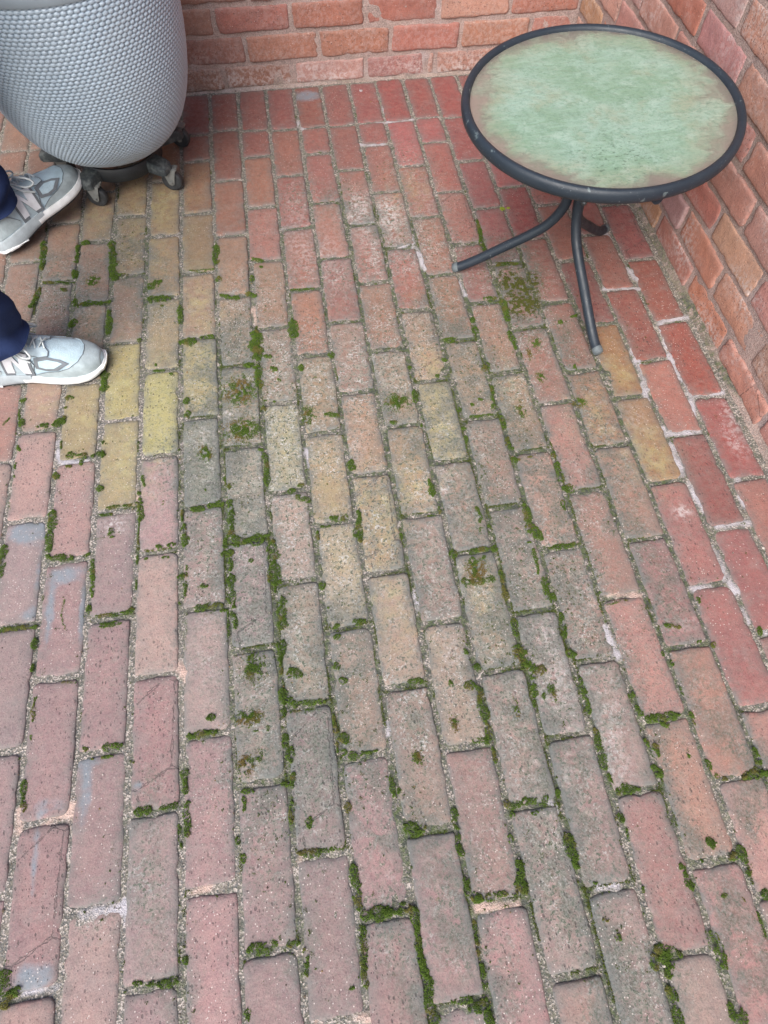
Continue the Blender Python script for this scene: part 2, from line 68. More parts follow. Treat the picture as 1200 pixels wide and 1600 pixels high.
WHITE = [(176,1576,44,66,80),(257,1537,47,66,65),(195,1513,36,38,60),(-257,837,37,35,40),(-227,895,29,25,80),(-155,1004,18,20,90),(-212,899,21,22,70),(453,362,38,41,55),(374,269,37,50,60),(375,184,36,59,60),(715,768,30,56,20),(945,716,18,75,70),(915,666,15,54,50),(223,585,55,77,30),(430,52,34,64,35),(317,27,44,61,45),(434,140,35,46,45),(316,240,30,49,40),(180,298,25,50,30),(-461,655,24,18,80),(3,1487,53,157,25),(65,1401,52,100,25),(214,1457,71,131,35),(732,510,19,16,85),(647,273,25,13,60),(306,1367,52,75,20),(403,1596,56,86,20),(316,826,45,73,25),(55,774,29,69,25),(-5,403,50,79,20),(-211,559,18,17,40),(-134,358,25,25,40)]
DARKFILM = [(554,1204,61,104,100),(550,1234,51,72,90),(-208,1016,46,59,50),(-272,822,57,69,45),(228,539,27,90,55),(335,584,19,94,50),(307,304,27,89,55),(220,255,19,73,45),(496,727,20,123,45),(494,593,17,81,50),(318,113,23,66,50),(139,661,14,64,40),(62,563,30,60,45),(-135,436,18,80,40),(-11,352,20,25,40),(94,168,21,44,60),(366,-260,24,48,60),(146,-219,20,48,40),(-78,183,46,44,35),(36,332,12,38,20),(742,674,15,35,10),(175,1571,36,55,30),(-366,497,13,27,10),(-437,403,12,25,10),(431,379,21,82,40),(418,225,17,73,35),(187,401,20,81,40)]
BLUE = [(-637,666,53,34,100),(-595,587,13,14,0),(-551,555,41,23,100),(-577,475,10,80,90),(-513,466,10,80,90),(-607,561,13,100,55),(-617,481,32,21,60),(-560,44,10,113,60),(-549,-112,39,21,100),(-542,127,39,14,60),(-487,139,15,72,75),(-488,191,40,15,70),(-342,-144,16,11,0),(-399,136,15,14,70),(139,-134,31,10,40),(84,2160,54,36,100)]
GRIME = [(298,885,325,602,83,55),(325,602,332,353,104,70),(332,353,318,113,101,75),(318,113,296,-86,98,65),(296,-86,356,-290,90,65),(-188,1115,-258,786,95,65),(-258,786,-180,416,99,55),(-180,416,-166,80,94,60),(-10,365,-63,116,74,60),(-18,109,64,-4,67,45),(93,636,187,401,62,40),(322,1173,409,831,74,55),(409,831,481,547,67,55),(481,547,426,153,69,50),(565,1330,532,1098,79,60),(108,-58,150,-243,63,50),(-5,-103,39,-257,51,50),(-166,80,-152,-149,55,35),(-631,1450,-534,1207,119,40),(-504,1585,-393,1275,106,40),(-382,113,-347,-167,55,30),(109,1637,293,1394,83,35),(178,902,183,755,60,45),(625,1041,610,592,65,40),(610,592,622,245,56,45),(622,245,661,-45,56,45),(504,200,501,-70,54,40),(497,-20,557,-298,50,40),(-344,1096,-223,999,62,35)]
PAINT = [(866,932,864,861,16,1),(783,965,777,844,16,1),(769,855,760,808,14,1),(770,727,777,704,13,1),(774,678,768,602,15,1),(840,810,951,805,12,1),(769,705,848,708,15,1),(876,840,856,747,12,1),(777,576,783,511,16,1),(794,467,872,466,11,1),(765,415,767,371,15,1),(888,584,875,505,14,1),(894,669,888,584,13,1),(886,688,879,654,12,1),(489,290,496,232,14,1),(693,340,727,340,13,1),(768,357,773,321,16,1),(772,287,774,261,10,1),(790,239,799,231,10,1),(340,-127,375,-129,11,1),(297,15,305,-6,11,1),(-478,-40,-408,-42,14,1),(-413,-32,-407,-59,12,1),(-580,828,-531,826,11,1),(-599,887,-591,834,10,1),(-561,-128,-514,-129,9,1),(41,2023,57,1980,12,1),(291,1982,405,1987,10,1),(325,2072,328,1984,12,1),(257,2192,270,2098,11,1),(390,1958,393,1858,14,1),(206,1883,295,1871,12,1),(-87,1594,-85,1566,9,1),(302,1445,323,1314,14,1),(269,1410,306,1418,9,1),(-47,1528,-29,1531,5,1),(-47,789,-36,728,13,1),(838,1478,850,1341,17,1),(778,1177,879,1163,12,1),(861,1238,883,1174,16,1),(881,1048,870,952,12,1),(889,1047,958,1048,13,1),(136,416,140,368,10,1),(43,176,46,159,9,1),(755,1620,780,1572,11,1),(398,1255,410,1206,12,1),(-537,121,-504,117,24,2),(-550,99,-518,84,11,2),(-595,130,-591,96,11,2),(-581,94,-513,91,7,2),(-420,735,-415,703,8,2),(-142,1239,-137,1183,10,2),(-268,1212,-265,1190,10,2),(-135,-7,-133,-21,6,2),(-130,-223,-121,-232,8,2),(-64,-233,-46,-241,8,2),(-328,337,-310,310,17,2),(-277,-31,-307,-35,10,2),(-376,356,-322,324,17,3),(519,359,580,343,10,2),(141,-126,208,-132,12,2),(-118,491,-74,475,15,3)]
W = 0.0915            # width of one brick column with its joint
X0 = -0.23275         # where column 0 starts
XR = 0.978            # face of the right wall
YB = 2.225            # face of the back wall
TINT = 1.0 / 1.58     # tints are bright as seen in full daylight; this brings them to the bricks' own reflectance

def s2l(c):
    out = []
    for v in c:
        v = v / 255.0
        out.append(v / 12.92 if v <= 0.04045 else ((v + 0.055) / 1.055) ** 2.4)
    return np.array(out)

def tint_of(c, grey=.15):
    c = s2l(c) * TINT
    c = np.array([c[0], c[1], min(c[2], c[1] * 1.0)])
    return c * (1 - grey) + grey * (c @ np.array([.25, .55, .20])) * np.array([1.03, .99, .95])

# ------------------------------------------------------------------ numeric helpers
def h2(ix, iy, seed):
    n = (ix.astype(np.int64) * 374761393 + iy.astype(np.int64) * 668265263 + seed * 974634211) & 0x7fffffff
    n = ((n ^ (n >> 13)) * 1274126177) & 0x7fffffff
    n = n ^ (n >> 16)
    return (n & 0xffff) / 65535.0

def vn(x, y, seed=0):
    x = np.asarray(x, float); y = np.asarray(y, float)
    ix = np.floor(x); iy = np.floor(y)
    fx = x - ix; fy = y - iy
    fx = fx * fx * (3 - 2 * fx); fy = fy * fy * (3 - 2 * fy)
    a = h2(ix, iy, seed); b = h2(ix + 1, iy, seed); c = h2(ix, iy + 1, seed); d = h2(ix + 1, iy + 1, seed)
    return (a * (1 - fx) + b * fx) * (1 - fy) + (c * (1 - fx) + d * fx) * fy

def fbm(x, y, seed=0, o=3):
    s = 0; a = 1.0; t = 0
    for i in range(o):
        s = s + a * vn(x * 2 ** i, y * 2 ** i, seed + 17 * i); t += a; a *= 0.55
    return s / t

def blobmask(x, y, blobs, seed, rough=0.5):
    """soft uneven patches: blobs are (x, y, rx, ry, strength) in millimetres"""
    m = np.zeros_like(x)
    for k, (bx, by, rx, ry, st) in enumerate(blobs):
        if st <= 0: continue
        bx, by, rx, ry = bx / 1000, by / 1000, max(rx, 4) / 1000, max(ry, 4) / 1000
        d2 = ((x - bx) / rx) ** 2 + ((y - by) / ry) ** 2
        g = np.exp(-d2 * 1.1) * st / 100
        m = 1 - (1 - m) * (1 - np.clip(g, 0, 1))
    n = fbm(x * 55, y * 55, seed)
    return np.clip(m * (1 + rough * (n - 0.5) * 3.0), 0, 1)

def segdist(x, y, s):
    ax, ay, bx, by = [v / 1000 for v in s[:4]]
    dx, dy = bx - ax, by - ay
    L = dx * dx + dy * dy + 1e-12
    t = np.clip(((x - ax) * dx + (y - ay) * dy) / L, 0, 1)
    return np.hypot(x - ax - t * dx, y - ay - t * dy)

# ------------------------------------------------------------------ object helpers
def props(o, label=None, cat=None, group=None, kind=None):
    if label: o['label'] = label
    if cat: o['category'] = cat
    if group: o['group'] = group
    if kind: o['kind'] = kind
    return o

def mesh_np(name, v, f, attrs=None, smooth=True):
    me = bpy.data.meshes.new(name)
    v = np.asarray(v, np.float32)
    if isinstance(f, np.ndarray):
        n, k = f.shape
        me.vertices.add(len(v)); me.vertices.foreach_set('co', v.ravel())
        me.loops.add(n * k); me.loops.foreach_set('vertex_index', f.astype(np.int32).ravel())
        me.polygons.add(n)
        me.polygons.foreach_set('loop_start', np.arange(0, n * k, k, dtype=np.int32))
        me.polygons.foreach_set('loop_total', np.full(n, k, np.int32))
        me.update(calc_edges=True)
    else:
        me.from_pydata([tuple(a) for a in v], [], [tuple(a) for a in f])
        me.update()
    if smooth:
        me.polygons.foreach_set('use_smooth', np.ones(len(me.polygons), dtype=bool))
    for an, arr in (attrs or {}).items():
        at = me.color_attributes.new(an, 'FLOAT_COLOR', 'POINT')
        at.data.foreach_set('color', np.asarray(arr, np.float32).ravel())
    return me

def link(name, me, mat=None, parent=None, loc=None, rot=None):
    o = bpy.data.objects.new(name, me)
    COL.objects.link(o)
    if mat is not None and me is not None:
        me.materials.clear(); me.materials.append(mat)
    if parent is not None: o.parent = parent
    if loc is not None: o.location = loc
    if rot is not None: o.rotation_euler = rot
    return o

def empty(name, loc=(0, 0, 0), rz=0.0):
    o = bpy.data.objects.new(name, None)
    COL.objects.link(o)
    o.location = loc; o.rotation_euler = (0, 0, rz)
    o.empty_display_size = 0.05
    return o

class MB:
    """collects shapes into ONE mesh"""
    def __init__(s): s.v = []; s.f = []
    def add(s, v, f):
        b = len(s.v); s.v += [tuple(p) for p in v]; s.f += [tuple(i + b for i in q) for q in f]; return s
    def lathe(s, prof, n=64, c=(0, 0), close=False):
        v = []; f = []; m = len(prof)
        for i in range(n):
            a = 2 * math.pi * i / n
            for r, z in prof: v.append((c[0] + r * math.cos(a), c[1] + r * math.sin(a), z))
        for i in range(n):
            j = (i + 1) % n
            for k in range(m - 1 + (1 if close else 0)):
                k2 = (k + 1) % m
                f.append((i * m + k, j * m + k, j * m + k2, i * m + k2))
        return s.add(v, f)
    def tube(s, pts, rad, n=12, cap=True, flat=1.0):
        pts = [Vector(p) for p in pts]
        if not hasattr(rad, '__len__'): rad = [rad] * len(pts)
        v = []; f = []
        t0 = (pts[1] - pts[0]).normalized()
        nrm = t0.orthogonal().normalized()
        for i, p in enumerate(pts):
            t = (pts[min(i + 1, len(pts) - 1)] - pts[max(i - 1, 0)]).normalized()
            nrm = (nrm - t * nrm.dot(t)).normalized()
            b = t.cross(nrm)
            for k in range(n):
                a = 2 * math.pi * k / n
                v.append(p + (nrm * math.cos(a) + b * math.sin(a) * flat) * rad[i])
        for i in range(len(pts) - 1):
            for k in range(n):
                k2 = (k + 1) % n
                f.append((i * n + k, i * n + k2, (i + 1) * n + k2, (i + 1) * n + k))
        if cap:
            f.append(tuple(range(n))[::-1]); f.append(tuple((len(pts) - 1) * n + k for k in range(n)))
        return s.add(v, f)
    def prism(s, poly, d, axis_mat=None):
        """polygon (x, y) extruded 0..d along z, then moved by a 4x4"""
        m = axis_mat or Matrix.Identity(4); n = len(poly)
        v = [m @ Vector((x, y, 0)) for x, y in poly] + [m @ Vector((x, y, d)) for x, y in poly]
        f = [tuple(range(n))[::-1], tuple(range(n, 2 * n))] + [(i, (i + 1) % n, n + (i + 1) % n, n + i) for i in range(n)]
        return s.add(v, f)
    def box(s, x0, x1, y0, y1, z0, z1):
        return s.prism([(x0, y0), (x1, y0), (x1, y1), (x0, y1)], z1 - z0, Matrix.Translation((0, 0, z0)))
    def build(s, name, mat, parent=None, smooth=True, bevel=0.0, angle=40, loc=None, rot=None):
        me = bpy.data.meshes.new(name)
        me.from_pydata(s.v, [], s.f)
        bm = bmesh.new(); bm.from_mesh(me)
        bmesh.ops.recalc_face_normals(bm, faces=bm.faces[:])
        if bevel > 0:
            es = [e for e in bm.edges if len(e.link_faces) == 2 and e.calc_face_angle(0) > math.radians(angle)]
            bmesh.ops.bevel(bm, geom=es, offset=bevel, segments=2, affect='EDGES', profile=0.7)
        for fa in bm.faces: fa.smooth = smooth
        if smooth:
            for e in bm.edges:
                if len(e.link_faces) == 2 and e.calc_face_angle(0) > math.radians(50): e.smooth = False
        bm.to_mesh(me); bm.free()
        return link(name, me, mat, parent, loc, rot)

def spline(pts, n=8):
    pts = [Vector(p) for p in pts]; out = []
    for i in range(len(pts) - 1):
        p0 = pts[max(i - 1, 0)]; p1 = pts[i]; p2 = pts[i + 1]; p3 = pts[min(i + 2, len(pts) - 1)]
        for k in range(n):
            t = k / n
            out.append(0.5 * ((2 * p1) + (p2 - p0) * t + (2 * p0 - 5 * p1 + 4 * p2 - p3) * t * t + (3 * p1 - p0 - 3 * p2 + p3) * t ** 3))
    out.append(pts[-1])
    return out

# ------------------------------------------------------------------ material helpers
class NT:
    def __init__(s, name):
        s.m = bpy.data.materials.new(name); s.m.use_nodes = True
        s.t = s.m.node_tree; s.b = s.t.nodes['Principled BSDF']; s.out = s.t.nodes['Material Output']
    def n(s, typ, **kw):
        nd = s.t.nodes.new(typ)
        for k, v in kw.items(): setattr(nd, k, v)
        return nd
    def l(s, a, b): s.t.links.new(a, b)
    def val(s, sock, v):
        if hasattr(v, 'is_output') or isinstance(v, bpy.types.NodeSocket): s.l(v, sock)
        elif hasattr(v, '__len__') and len(v) == 3 and sock.type == 'RGBA': sock.default_value = (*v, 1)
        else: sock.default_value = v
    def coord(s, which='Object'):
        return s.n('ShaderNodeTexCoord').outputs[which]
    def pos(s): return s.n('ShaderNodeNewGeometry').outputs['Position']
    def mapping(s, vec, scale=(1, 1, 1), rot=(0, 0, 0)):
        m = s.n('ShaderNodeMapping'); s.l(vec, m.inputs[0]); m.inputs['Scale'].default_value = scale; m.inputs['Rotation'].default_value = rot
        return m.outputs[0]
    def noise(s, vec, scale, detail=3, rough=0.55, dist=0.0):
        n = s.n('ShaderNodeTexNoise'); s.l(vec, n.inputs['Vector']); n.inputs['Scale'].default_value = scale
        n.inputs['Detail'].default_value = detail; n.inputs['Roughness'].default_value = rough; n.inputs['Distortion'].default_value = dist
        return n.outputs[0]
    def voro(s, vec, scale, feature='F1', rnd=1.0):
        n = s.n('ShaderNodeTexVoronoi', feature=feature); s.l(vec, n.inputs['Vector']); n.inputs['Scale'].default_value = scale
        n.inputs['Randomness'].default_value = rnd
        return n
    def ramp(s, f, a, b, lo=0.0, hi=1.0):
        m = s.n('ShaderNodeMapRange', clamp=True, interpolation_type='SMOOTHSTEP'); s.l(f, m.inputs[0])
        m.inputs[1].default_value = a; m.inputs[2].default_value = b; m.inputs[3].default_value = lo; m.inputs[4].default_value = hi
        return m.outputs[0]
    def mth(s, op, a, b=None, clamp=False):
        m = s.n('ShaderNodeMath', operation=op, use_clamp=clamp)
        s.val(m.inputs[0], a)
        if b is not None: s.val(m.inputs[1], b)
        return m.outputs[0]
    def mix(s, f, a, b, mode='MIX'):
        m = s.n('ShaderNodeMix', data_type='RGBA', blend_type=mode)
        s.val(m.inputs[0], f); s.val(m.inputs[6], a); s.val(m.inputs[7], b)
        return m.outputs[2]
    def attr(s, name):
        a = s.n('ShaderNodeVertexColor', layer_name=name); return a.outputs[0], a.outputs[1]
    def sep(s, c):
        x = s.n('ShaderNodeSeparateColor'); s.l(c, x.inputs[0]); return x.outputs
    def bump(s, h, dist, strength=1.0, nrm=None):
        b = s.n('ShaderNodeBump'); b.inputs['Strength'].default_value = strength; b.inputs['Distance'].default_value = dist
        s.l(h, b.inputs['Height'])
        if nrm is not None: s.l(nrm, b.inputs['Normal'])
        return b.outputs[0]
    def set(s, **kw):
        for k, v in kw.items(): s.val(s.b.inputs[k.replace('_', ' ')], v)
        return s.m

def brick_material(name, wall=False):
    t = NT(name); P = t.pos()
    base, _ = t.attr('base'); st, sa = t.attr('stain'); we, _ = t.attr('wear')
    Y, G, Wh = t.sep(st)[:3]; edge, blue, rnd = t.sep(we)[:3]
    n_big = t.noise(P, 13, 4); n_mid = t.noise(P, 55, 4, .6); n_fine = t.noise(P, 260, 3, .7); n_gr = t.noise(P, 420, 2, .7)
    c = t.mix(t.ramp(n_big, .3, .7), base, t.mix(1.0, base, (1.16, 1.10, 1.06), 'MULTIPLY'))
    c = t.mix(t.ramp(n_mid, .38, .68, 0, .40), c, t.mix(1.0, c, (.72, .74, .80), 'MULTIPLY'))
    c = t.mix(t.ramp(n_fine, .40, .72, 0, .40), c, t.mix(1.0, c, (1.32, 1.32, 1.30), 'MULTIPLY'))
    c = t.mix(t.ramp(n_gr, .50, .66, 0, .60), c, t.mix(1.0, c, (.56, .55, .57), 'MULTIPLY'))
    c = t.mix(t.ramp(t.noise(P, 480, 2, .6), .56, .70, 0, .45), c, t.mix(1.0, c, (1.5, 1.52, 1.52), 'MULTIPLY'))
    c = t.mix(t.ramp(t.noise(P, 21, 5, .7), .52, .68, 0, .12 if wall else .22), c, (.25, .235, .22))
    # ochre algae
    my = t.mth('MULTIPLY', Y, t.ramp(t.noise(P, 42, 4, .65), .28, .62), True)
    c = t.mix(t.mth('MULTIPLY', my, .80), c, t.mix(n_fine, (.43, .375, .165), (.34, .315, .16)))
    # grey green lichen crust, mottled at several sizes
    lg = t.mth('MULTIPLY', G, t.ramp(t.noise(P, 75, 5, .7), .40, .58), True)
    c = t.mix(t.mth('MULTIPLY', lg, .60), c, t.mix(t.ramp(t.noise(P, 120, 4, .7), .42, .58), (.40, .385, .345), (.20, .24, .19)))
    sp = t.mth('MULTIPLY', t.ramp(G, .05, .6), t.ramp(t.noise(P, 150, 3, .75), .560, .595), True)
    c = t.mix(t.mth('MULTIPLY', sp, .90), c, (.060, .080, .055))
    cr = t.mth('MULTIPLY', t.ramp(G, .1, .7), t.mth('MULTIPLY', t.ramp(t.noise(P, 190, 3, .75), .52, .58), t.ramp(t.noise(P, 34, 4, .65), .46, .60)), True)
    c = t.mix(t.mth('MULTIPLY', cr, .80), c, (.50, .49, .475))
    # lime bloom
    wm = t.mth('MULTIPLY', Wh, t.ramp(t.noise(P, 90, 4, .7), .42, .60), True)
    c = t.mix(t.mth('MULTIPLY', wm, .85), c, (.60, .565, .56))
    # dark biofilm
    fm = t.mth('MULTIPLY', sa, t.ramp(t.noise(P, 48, 6, .78), .40, .56), True)
    c = t.mix(t.mth('MULTIPLY', fm, .66), c, t.mix(t.ramp(n_fine, .35, .65), (.060, .078, .055), (.140, .150, .125)))
    bold = t.mth('MULTIPLY', t.ramp(sa, .12, .62), t.ramp(t.noise(P, 17, 6, .62), .44, .58), True)
    c = t.mix(t.mth('MULTIPLY', bold, .58), c, t.mix(t.ramp(n_fine, .38, .62), (.060, .072, .056), (.150, .150, .132)))
    # kiln-blue ends
    c = t.mix(t.mth('MULTIPLY', t.ramp(t.mth('ADD', blue, t.mth('MULTIPLY', t.mth('SUBTRACT', t.noise(P, 45, 4, .6), .5), .7)), .30, .75), t.ramp(n_mid, .2, .6, .45, .78)), c, (.195, .245, .285))
    # grime that creeps in from the joints
    em = t.mth('MULTIPLY', edge, t.mth('MULTIPLY', t.ramp(t.noise(P, 26, 5, .7), .34, .60), 1.35), True)
    c = t.mix(t.mth('MULTIPLY', em, .30 if wall else .80), c, (.20, .16, .15) if wall else (.125, .135, .130))
    # open pores, drawn out along the brick
    pv = t.voro(t.mapping(P, (1, .55, 1)) if not wall else P, 150)
    sel = t.ramp(t.sep(pv.outputs['Color'])[0], .66, .70)
    pit = t.mth('MULTIPLY', t.ramp(pv.outputs['Distance'], .16, .30, 1, 0), sel)
    pv2 = t.voro(t.mapping(P, (1, .6, 1)), 330)
    pit2 = t.mth('MULTIPLY', t.ramp(pv2.outputs['Distance'], .18, .32, 1, 0), t.ramp(t.sep(pv2.outputs['Color'])[1], .74, .78))
    pits = t.mth('MULTIPLY', t.mth('MAXIMUM', pit, pit2), t.ramp(rnd, .0, .9, .25, 1.0))
    ck = t.voro(t.mapping(t.n('ShaderNodeTexCoord').outputs['Object'], (1, 1, 1)), 7.0, 'DISTANCE_TO_EDGE')
    wob_ = t.mth('ADD', ck.outputs['Distance'], t.mth('MULTIPLY', t.mth('SUBTRACT', n_mid, .5), .10))
    crack = t.mth('MULTIPLY', t.ramp(t.mth('ABSOLUTE', wob_), .002, .010, 1, 0), t.ramp(rnd, .93, .95))
    pits = t.mth('MAXIMUM', pits, t.mth('MULTIPLY', crack, .9))
    c = t.mix(t.mth('MULTIPLY', pits, .60), c, (.055, .050, .050))
    gv = t.voro(P, 210)
    gr = t.mth('MULTIPLY', t.ramp(gv.outputs['Distance'], .14, .26, 1, 0), t.ramp(t.sep(gv.outputs['Color'])[2], .90, .93))
    c = t.mix(t.mth('MULTIPLY', gr, .7), c, (.62, .56, .52))
    hgt = t.mth('ADD', t.mth('MULTIPLY', n_fine, .5), t.mth('MULTIPLY', n_mid, .9))
    hgt = t.mth('SUBTRACT', hgt, t.mth('MULTIPLY', pits, .55))
    hgt = t.mth('ADD', hgt, t.mth('MULTIPLY', lg, .25))
    return t.set(Base_Color=c, Roughness=t.ramp(n_mid, .2, .8, .62, .90), Normal=t.bump(hgt, .0022 if wall else .0016, .9), Specular_IOR_Level=.35)

def mortar_material(name, a, b, wall=False):
    t = NT(name); P = t.pos()
    st, sa = t.attr('stain'); damp, paint, pink = t.sep(st)[:3]
    n = t.noise(P, 320, 3, .75); big = t.noise(P, 24, 4, .6); gr = t.voro(P, 400)
    c = t.mix(t.ramp(big, .3, .7), a, b)
    c = t.mix(t.ramp(n, .42, .62, 0, .75), c, t.mix(1.0, c, (.50, .50, .52), 'MULTIPLY'))
    g1 = t.sep(gr.outputs['Color'])
    c = t.mix(t.ramp(g1[0], .62, .68, 0, .70 if not wall else .25), c, (.60, .525, .48))
    c = t.mix(t.ramp(g1[1], .66, .72, 0, .75 if not wall else .25), c, (.115, .12, .118))
    dm = t.mth('MULTIPLY', damp, t.ramp(t.noise(P, 60, 4, .7), .33, .58), True)
    c = t.mix(t.mth('MULTIPLY', dm, .94), c, t.mix(t.ramp(t.noise(P, 140, 3), .4, .6), (.060, .070, .056), (.085, .110, .05)))
    c = t.mix(t.mth('MULTIPLY', pink, t.ramp(n, .3, .6, .6, 1)), c, (.56, .40, .34))
    pm = t.mth('MULTIPLY', paint, t.ramp(t.noise(P, 110, 3, .6), .30, .46), True)
    c = t.mix(t.mth('MULTIPLY', pm, .9), c, (.47, .45, .485))
    h = t.mth('ADD', n, t.mth('MULTIPLY', gr.outputs['Distance'], .6))
    return t.set(Base_Color=c, Roughness=.92, Normal=t.bump(h, .0022, .9), Specular_IOR_Level=.25)

def plain(name, col, rough=.6, metal=0.0, var=.2, scale=30, bump=0.0, bscale=300, spec=.5):
    t = NT(name); O = t.coord('Object')
    n = t.noise(O, scale, 4, .6)
    c = t.mix(t.ramp(n, .3, .7), tuple(v * (1 - var) for v in col), tuple(min(1, v * (1 + var)) for v in col))
    kw = dict(Base_Color=c, Roughness=rough, Metallic=metal, Specular_IOR_Level=spec)
    if bump > 0: kw['Normal'] = t.bump(t.noise(O, bscale, 3, .6), bump, .8)
    return t.set(**kw)

MAT = {}
MAT['brick'] = brick_material('weathered_paving_brick')
MAT['wall_brick'] = brick_material('rough_wall_brick', True)
MAT['mortar'] = mortar_material('sandy_mortar', (.285, .250, .215), (.160, .148, .132))
MAT['wall_mortar'] = mortar_material('wall_mortar', (.46, .335, .305), (.38, .28, .26), True)

# ------------------------------------------------------------------ ground
t = NT('ground_grass'); P = t.pos()
c = t.mix(t.noise(P, 3, 5, .7), (.05, .085, .02), (.11, .12, .05))
gm = t.set(Base_Color=c, Roughness=.95)
g = np.linspace(-80, 80, 9)
gv = np.array([(x, y, -.06) for y in g for x in g]); gf = np.array([[j * 9 + i, j * 9 + i + 1, j * 9 + i + 10, j * 9 + i + 9] for j in range(8) for i in range(8)])
props(link('ground', mesh_np('ground', gv, gf, smooth=False), gm), kind='structure')

# ------------------------------------------------------------------ brick shapes
def axis_pts(half, cnt):
    e = [1.0, .965, .90, .80]
    inner = [v for v in np.linspace(.62, -.62, cnt)]
    p = np.array(e + inner + [-v for v in e[::-1]])
    return p[::-1] * half

def brick_geo(w, l, seed, rc=.009, rough=.0016, lump=.0007, depth=.03, lo=False, bev=.0024):
    """one worn brick, face up, centred; returns verts, quads, edge closeness"""
    rnd = random.Random(seed)
    xs = axis_pts(w / 2, 2 if lo else 7); ys = axis_pts(l / 2, 3 if lo else max(5, int(l / .0095)))
    nx, ny = len(xs), len(ys)
    X, Yv = np.meshgrid(xs, ys); X = X.copy(); Yv = Yv.copy()
    rcs = [rc * rnd.uniform(.45, 1.6) for _ in range(4)]
    R_ = np.where(X < 0, np.where(Yv < 0, rcs[0], rcs[1]), np.where(Yv < 0, rcs[2], rcs[3]))
    dx = np.abs(X) - (w / 2 - R_); dy = np.abs(Yv) - (l / 2 - R_)
    m = (dx > 0) & (dy > 0)
    mx = np.maximum(dx, dy); hy = np.hypot(dx, dy) + 1e-9
    X = np.where(m, np.sign(X) * ((w / 2 - R_) + dx * mx / hy), X)
    Yv = np.where(m, np.sign(Yv) * ((l / 2 - R_) + dy * mx / hy), Yv)
    ed = np.minimum(np.minimum(xs[-1] - np.abs(np.meshgrid(xs, ys)[0]), 9), ys[-1] - np.abs(np.meshgrid(xs, ys)[1]))
    nearx = (w / 2 - np.abs(np.meshgrid(xs, ys)[0])); neary = (l / 2 - np.abs(np.meshgrid(xs, ys)[1]))
    fx = np.exp(-nearx / .010); fy = np.exp(-neary / .010)
    wob = lambda a, b, s_: (fbm(a * 48, b * 48, s_, 4) - .5) * 2.2
    ox = wob(X * 0 + np.sign(X) * 3, Yv, seed * 7 + 1); oy = wob(X, Yv * 0 + np.sign(Yv) * 5, seed * 7 + 2)
    X = X - np.sign(X) * fx * (ox * rough * 1.6 + rough * .6)
    Yv = Yv - np.sign(Yv) * fy * (oy * rough * 2.0 + rough * .6)
    # knocked-off corners and edge chips
    drop = np.zeros_like(X)
    for _ in range(rnd.choice([0, 1, 1, 2, 3])):
        side = rnd.random() < .6
        cx = rnd.choice([-1, 1]) * w / 2 if side else rnd.uniform(-w / 2, w / 2)
        cy = rnd.uniform(-l / 2, l / 2) if side else rnd.choice([-1, 1]) * l / 2
        r = rnd.uniform(.004, .009)
        k = np.exp(-((X - cx) ** 2 + (Yv - cy) ** 2) / (r * r))
        X = X - k * np.sign(cx) * (.0028 if side else 0); Yv = Yv - k * np.sign(cy) * (0 if side else .0028)
        drop += k * rnd.uniform(.0008, .0025)
    d = np.minimum(nearx, neary)
    edge = np.exp(-d / .013)
    Z = -bev * np.exp(-d / .0028) + (fbm(X * 40 + seed, Yv * 40, seed, 3) - .5) * 2 * lump - drop
    Z += (fbm(X * 12, Yv * 12 + seed, seed + 5, 2) - .5) * 2 * lump * 1.3
    V = np.stack([X, Yv, Z], -1).reshape(-1, 3)
    idx = np.arange(nx * ny).reshape(ny, nx)
    F = np.stack([idx[:-1, :-1], idx[:-1, 1:], idx[1:, 1:], idx[1:, :-1]], -1).reshape(-1, 4)
    ring = np.concatenate([idx[0, :], idx[1:, -1], idx[-1, -2::-1], idx[-2:0:-1, 0]])
    sk = V[ring].copy(); sk[:, 2] = -depth; sk[:, :2] *= 1.004
    b = len(V); n = len(ring); r2 = np.roll(np.arange(n), -1)
    SF = np.stack([ring, b + np.arange(n), b + r2, ring[r2]], -1)
    V = np.concatenate([V, sk]); F = np.concatenate([F, SF])
    edge = np.concatenate([edge.ravel(), np.ones(n)])
    return V, F, edge

def grime(x, y):
    m = np.zeros_like(x)
    wx = x + (fbm(x * 16, y * 16, 31) - .5) * .10; wy = y + (fbm(x * 16, y * 16, 32) - .5) * .10
    for s_ in GRIME:
        d = segdist(wx, wy, s_) / (s_[4] / 1000)
        m = np.maximum(m, np.exp(-d * d * 1.6) * s_[5] / 55)
    return np.clip(m * (.30 + 1.1 * fbm(x * 24, y * 24, 33)), 0, 1)

def floor_attrs(x, y, edge, tint, seed):
    n = len(x)
    base = np.ones((n, 4)); base[:, :3] = tint
    st = np.zeros((n, 4)); we = np.ones((n, 4))
    st[:, 0] = .85 * blobmask(x, y, YELLOW, 3, .9); st[:, 1] = blobmask(x, y, LICHEN, 5); st[:, 2] = blobmask(x, y, WHITE, 7); gm_ = grime(x, y); st[:, 3] = np.maximum(blobmask(x, y, DARKFILM, 9), .85 * gm_)
    # damp middle of the court: a little lichen everywhere there
    mid = np.exp(-(((x - .12) / .45) ** 2 + ((y - .75) / .75) ** 2))
    st[:, 1] = np.clip(st[:, 1] + .62 * mid * np.clip(fbm(x * 9, y * 9, 21) * 1.7 - .25, 0, 1) + .13 + .35 * gm_, 0, 1)
    we[:, 0] = edge * np.clip(.66 + .30 * mid + .5 * gm_, 0, 1); we[:, 1] = blobmask(x, y, BLUE, 11, .15); we[:, 2] = (seed * 37 % 97) / 97
    return dict(base=base, stain=st, wear=we)

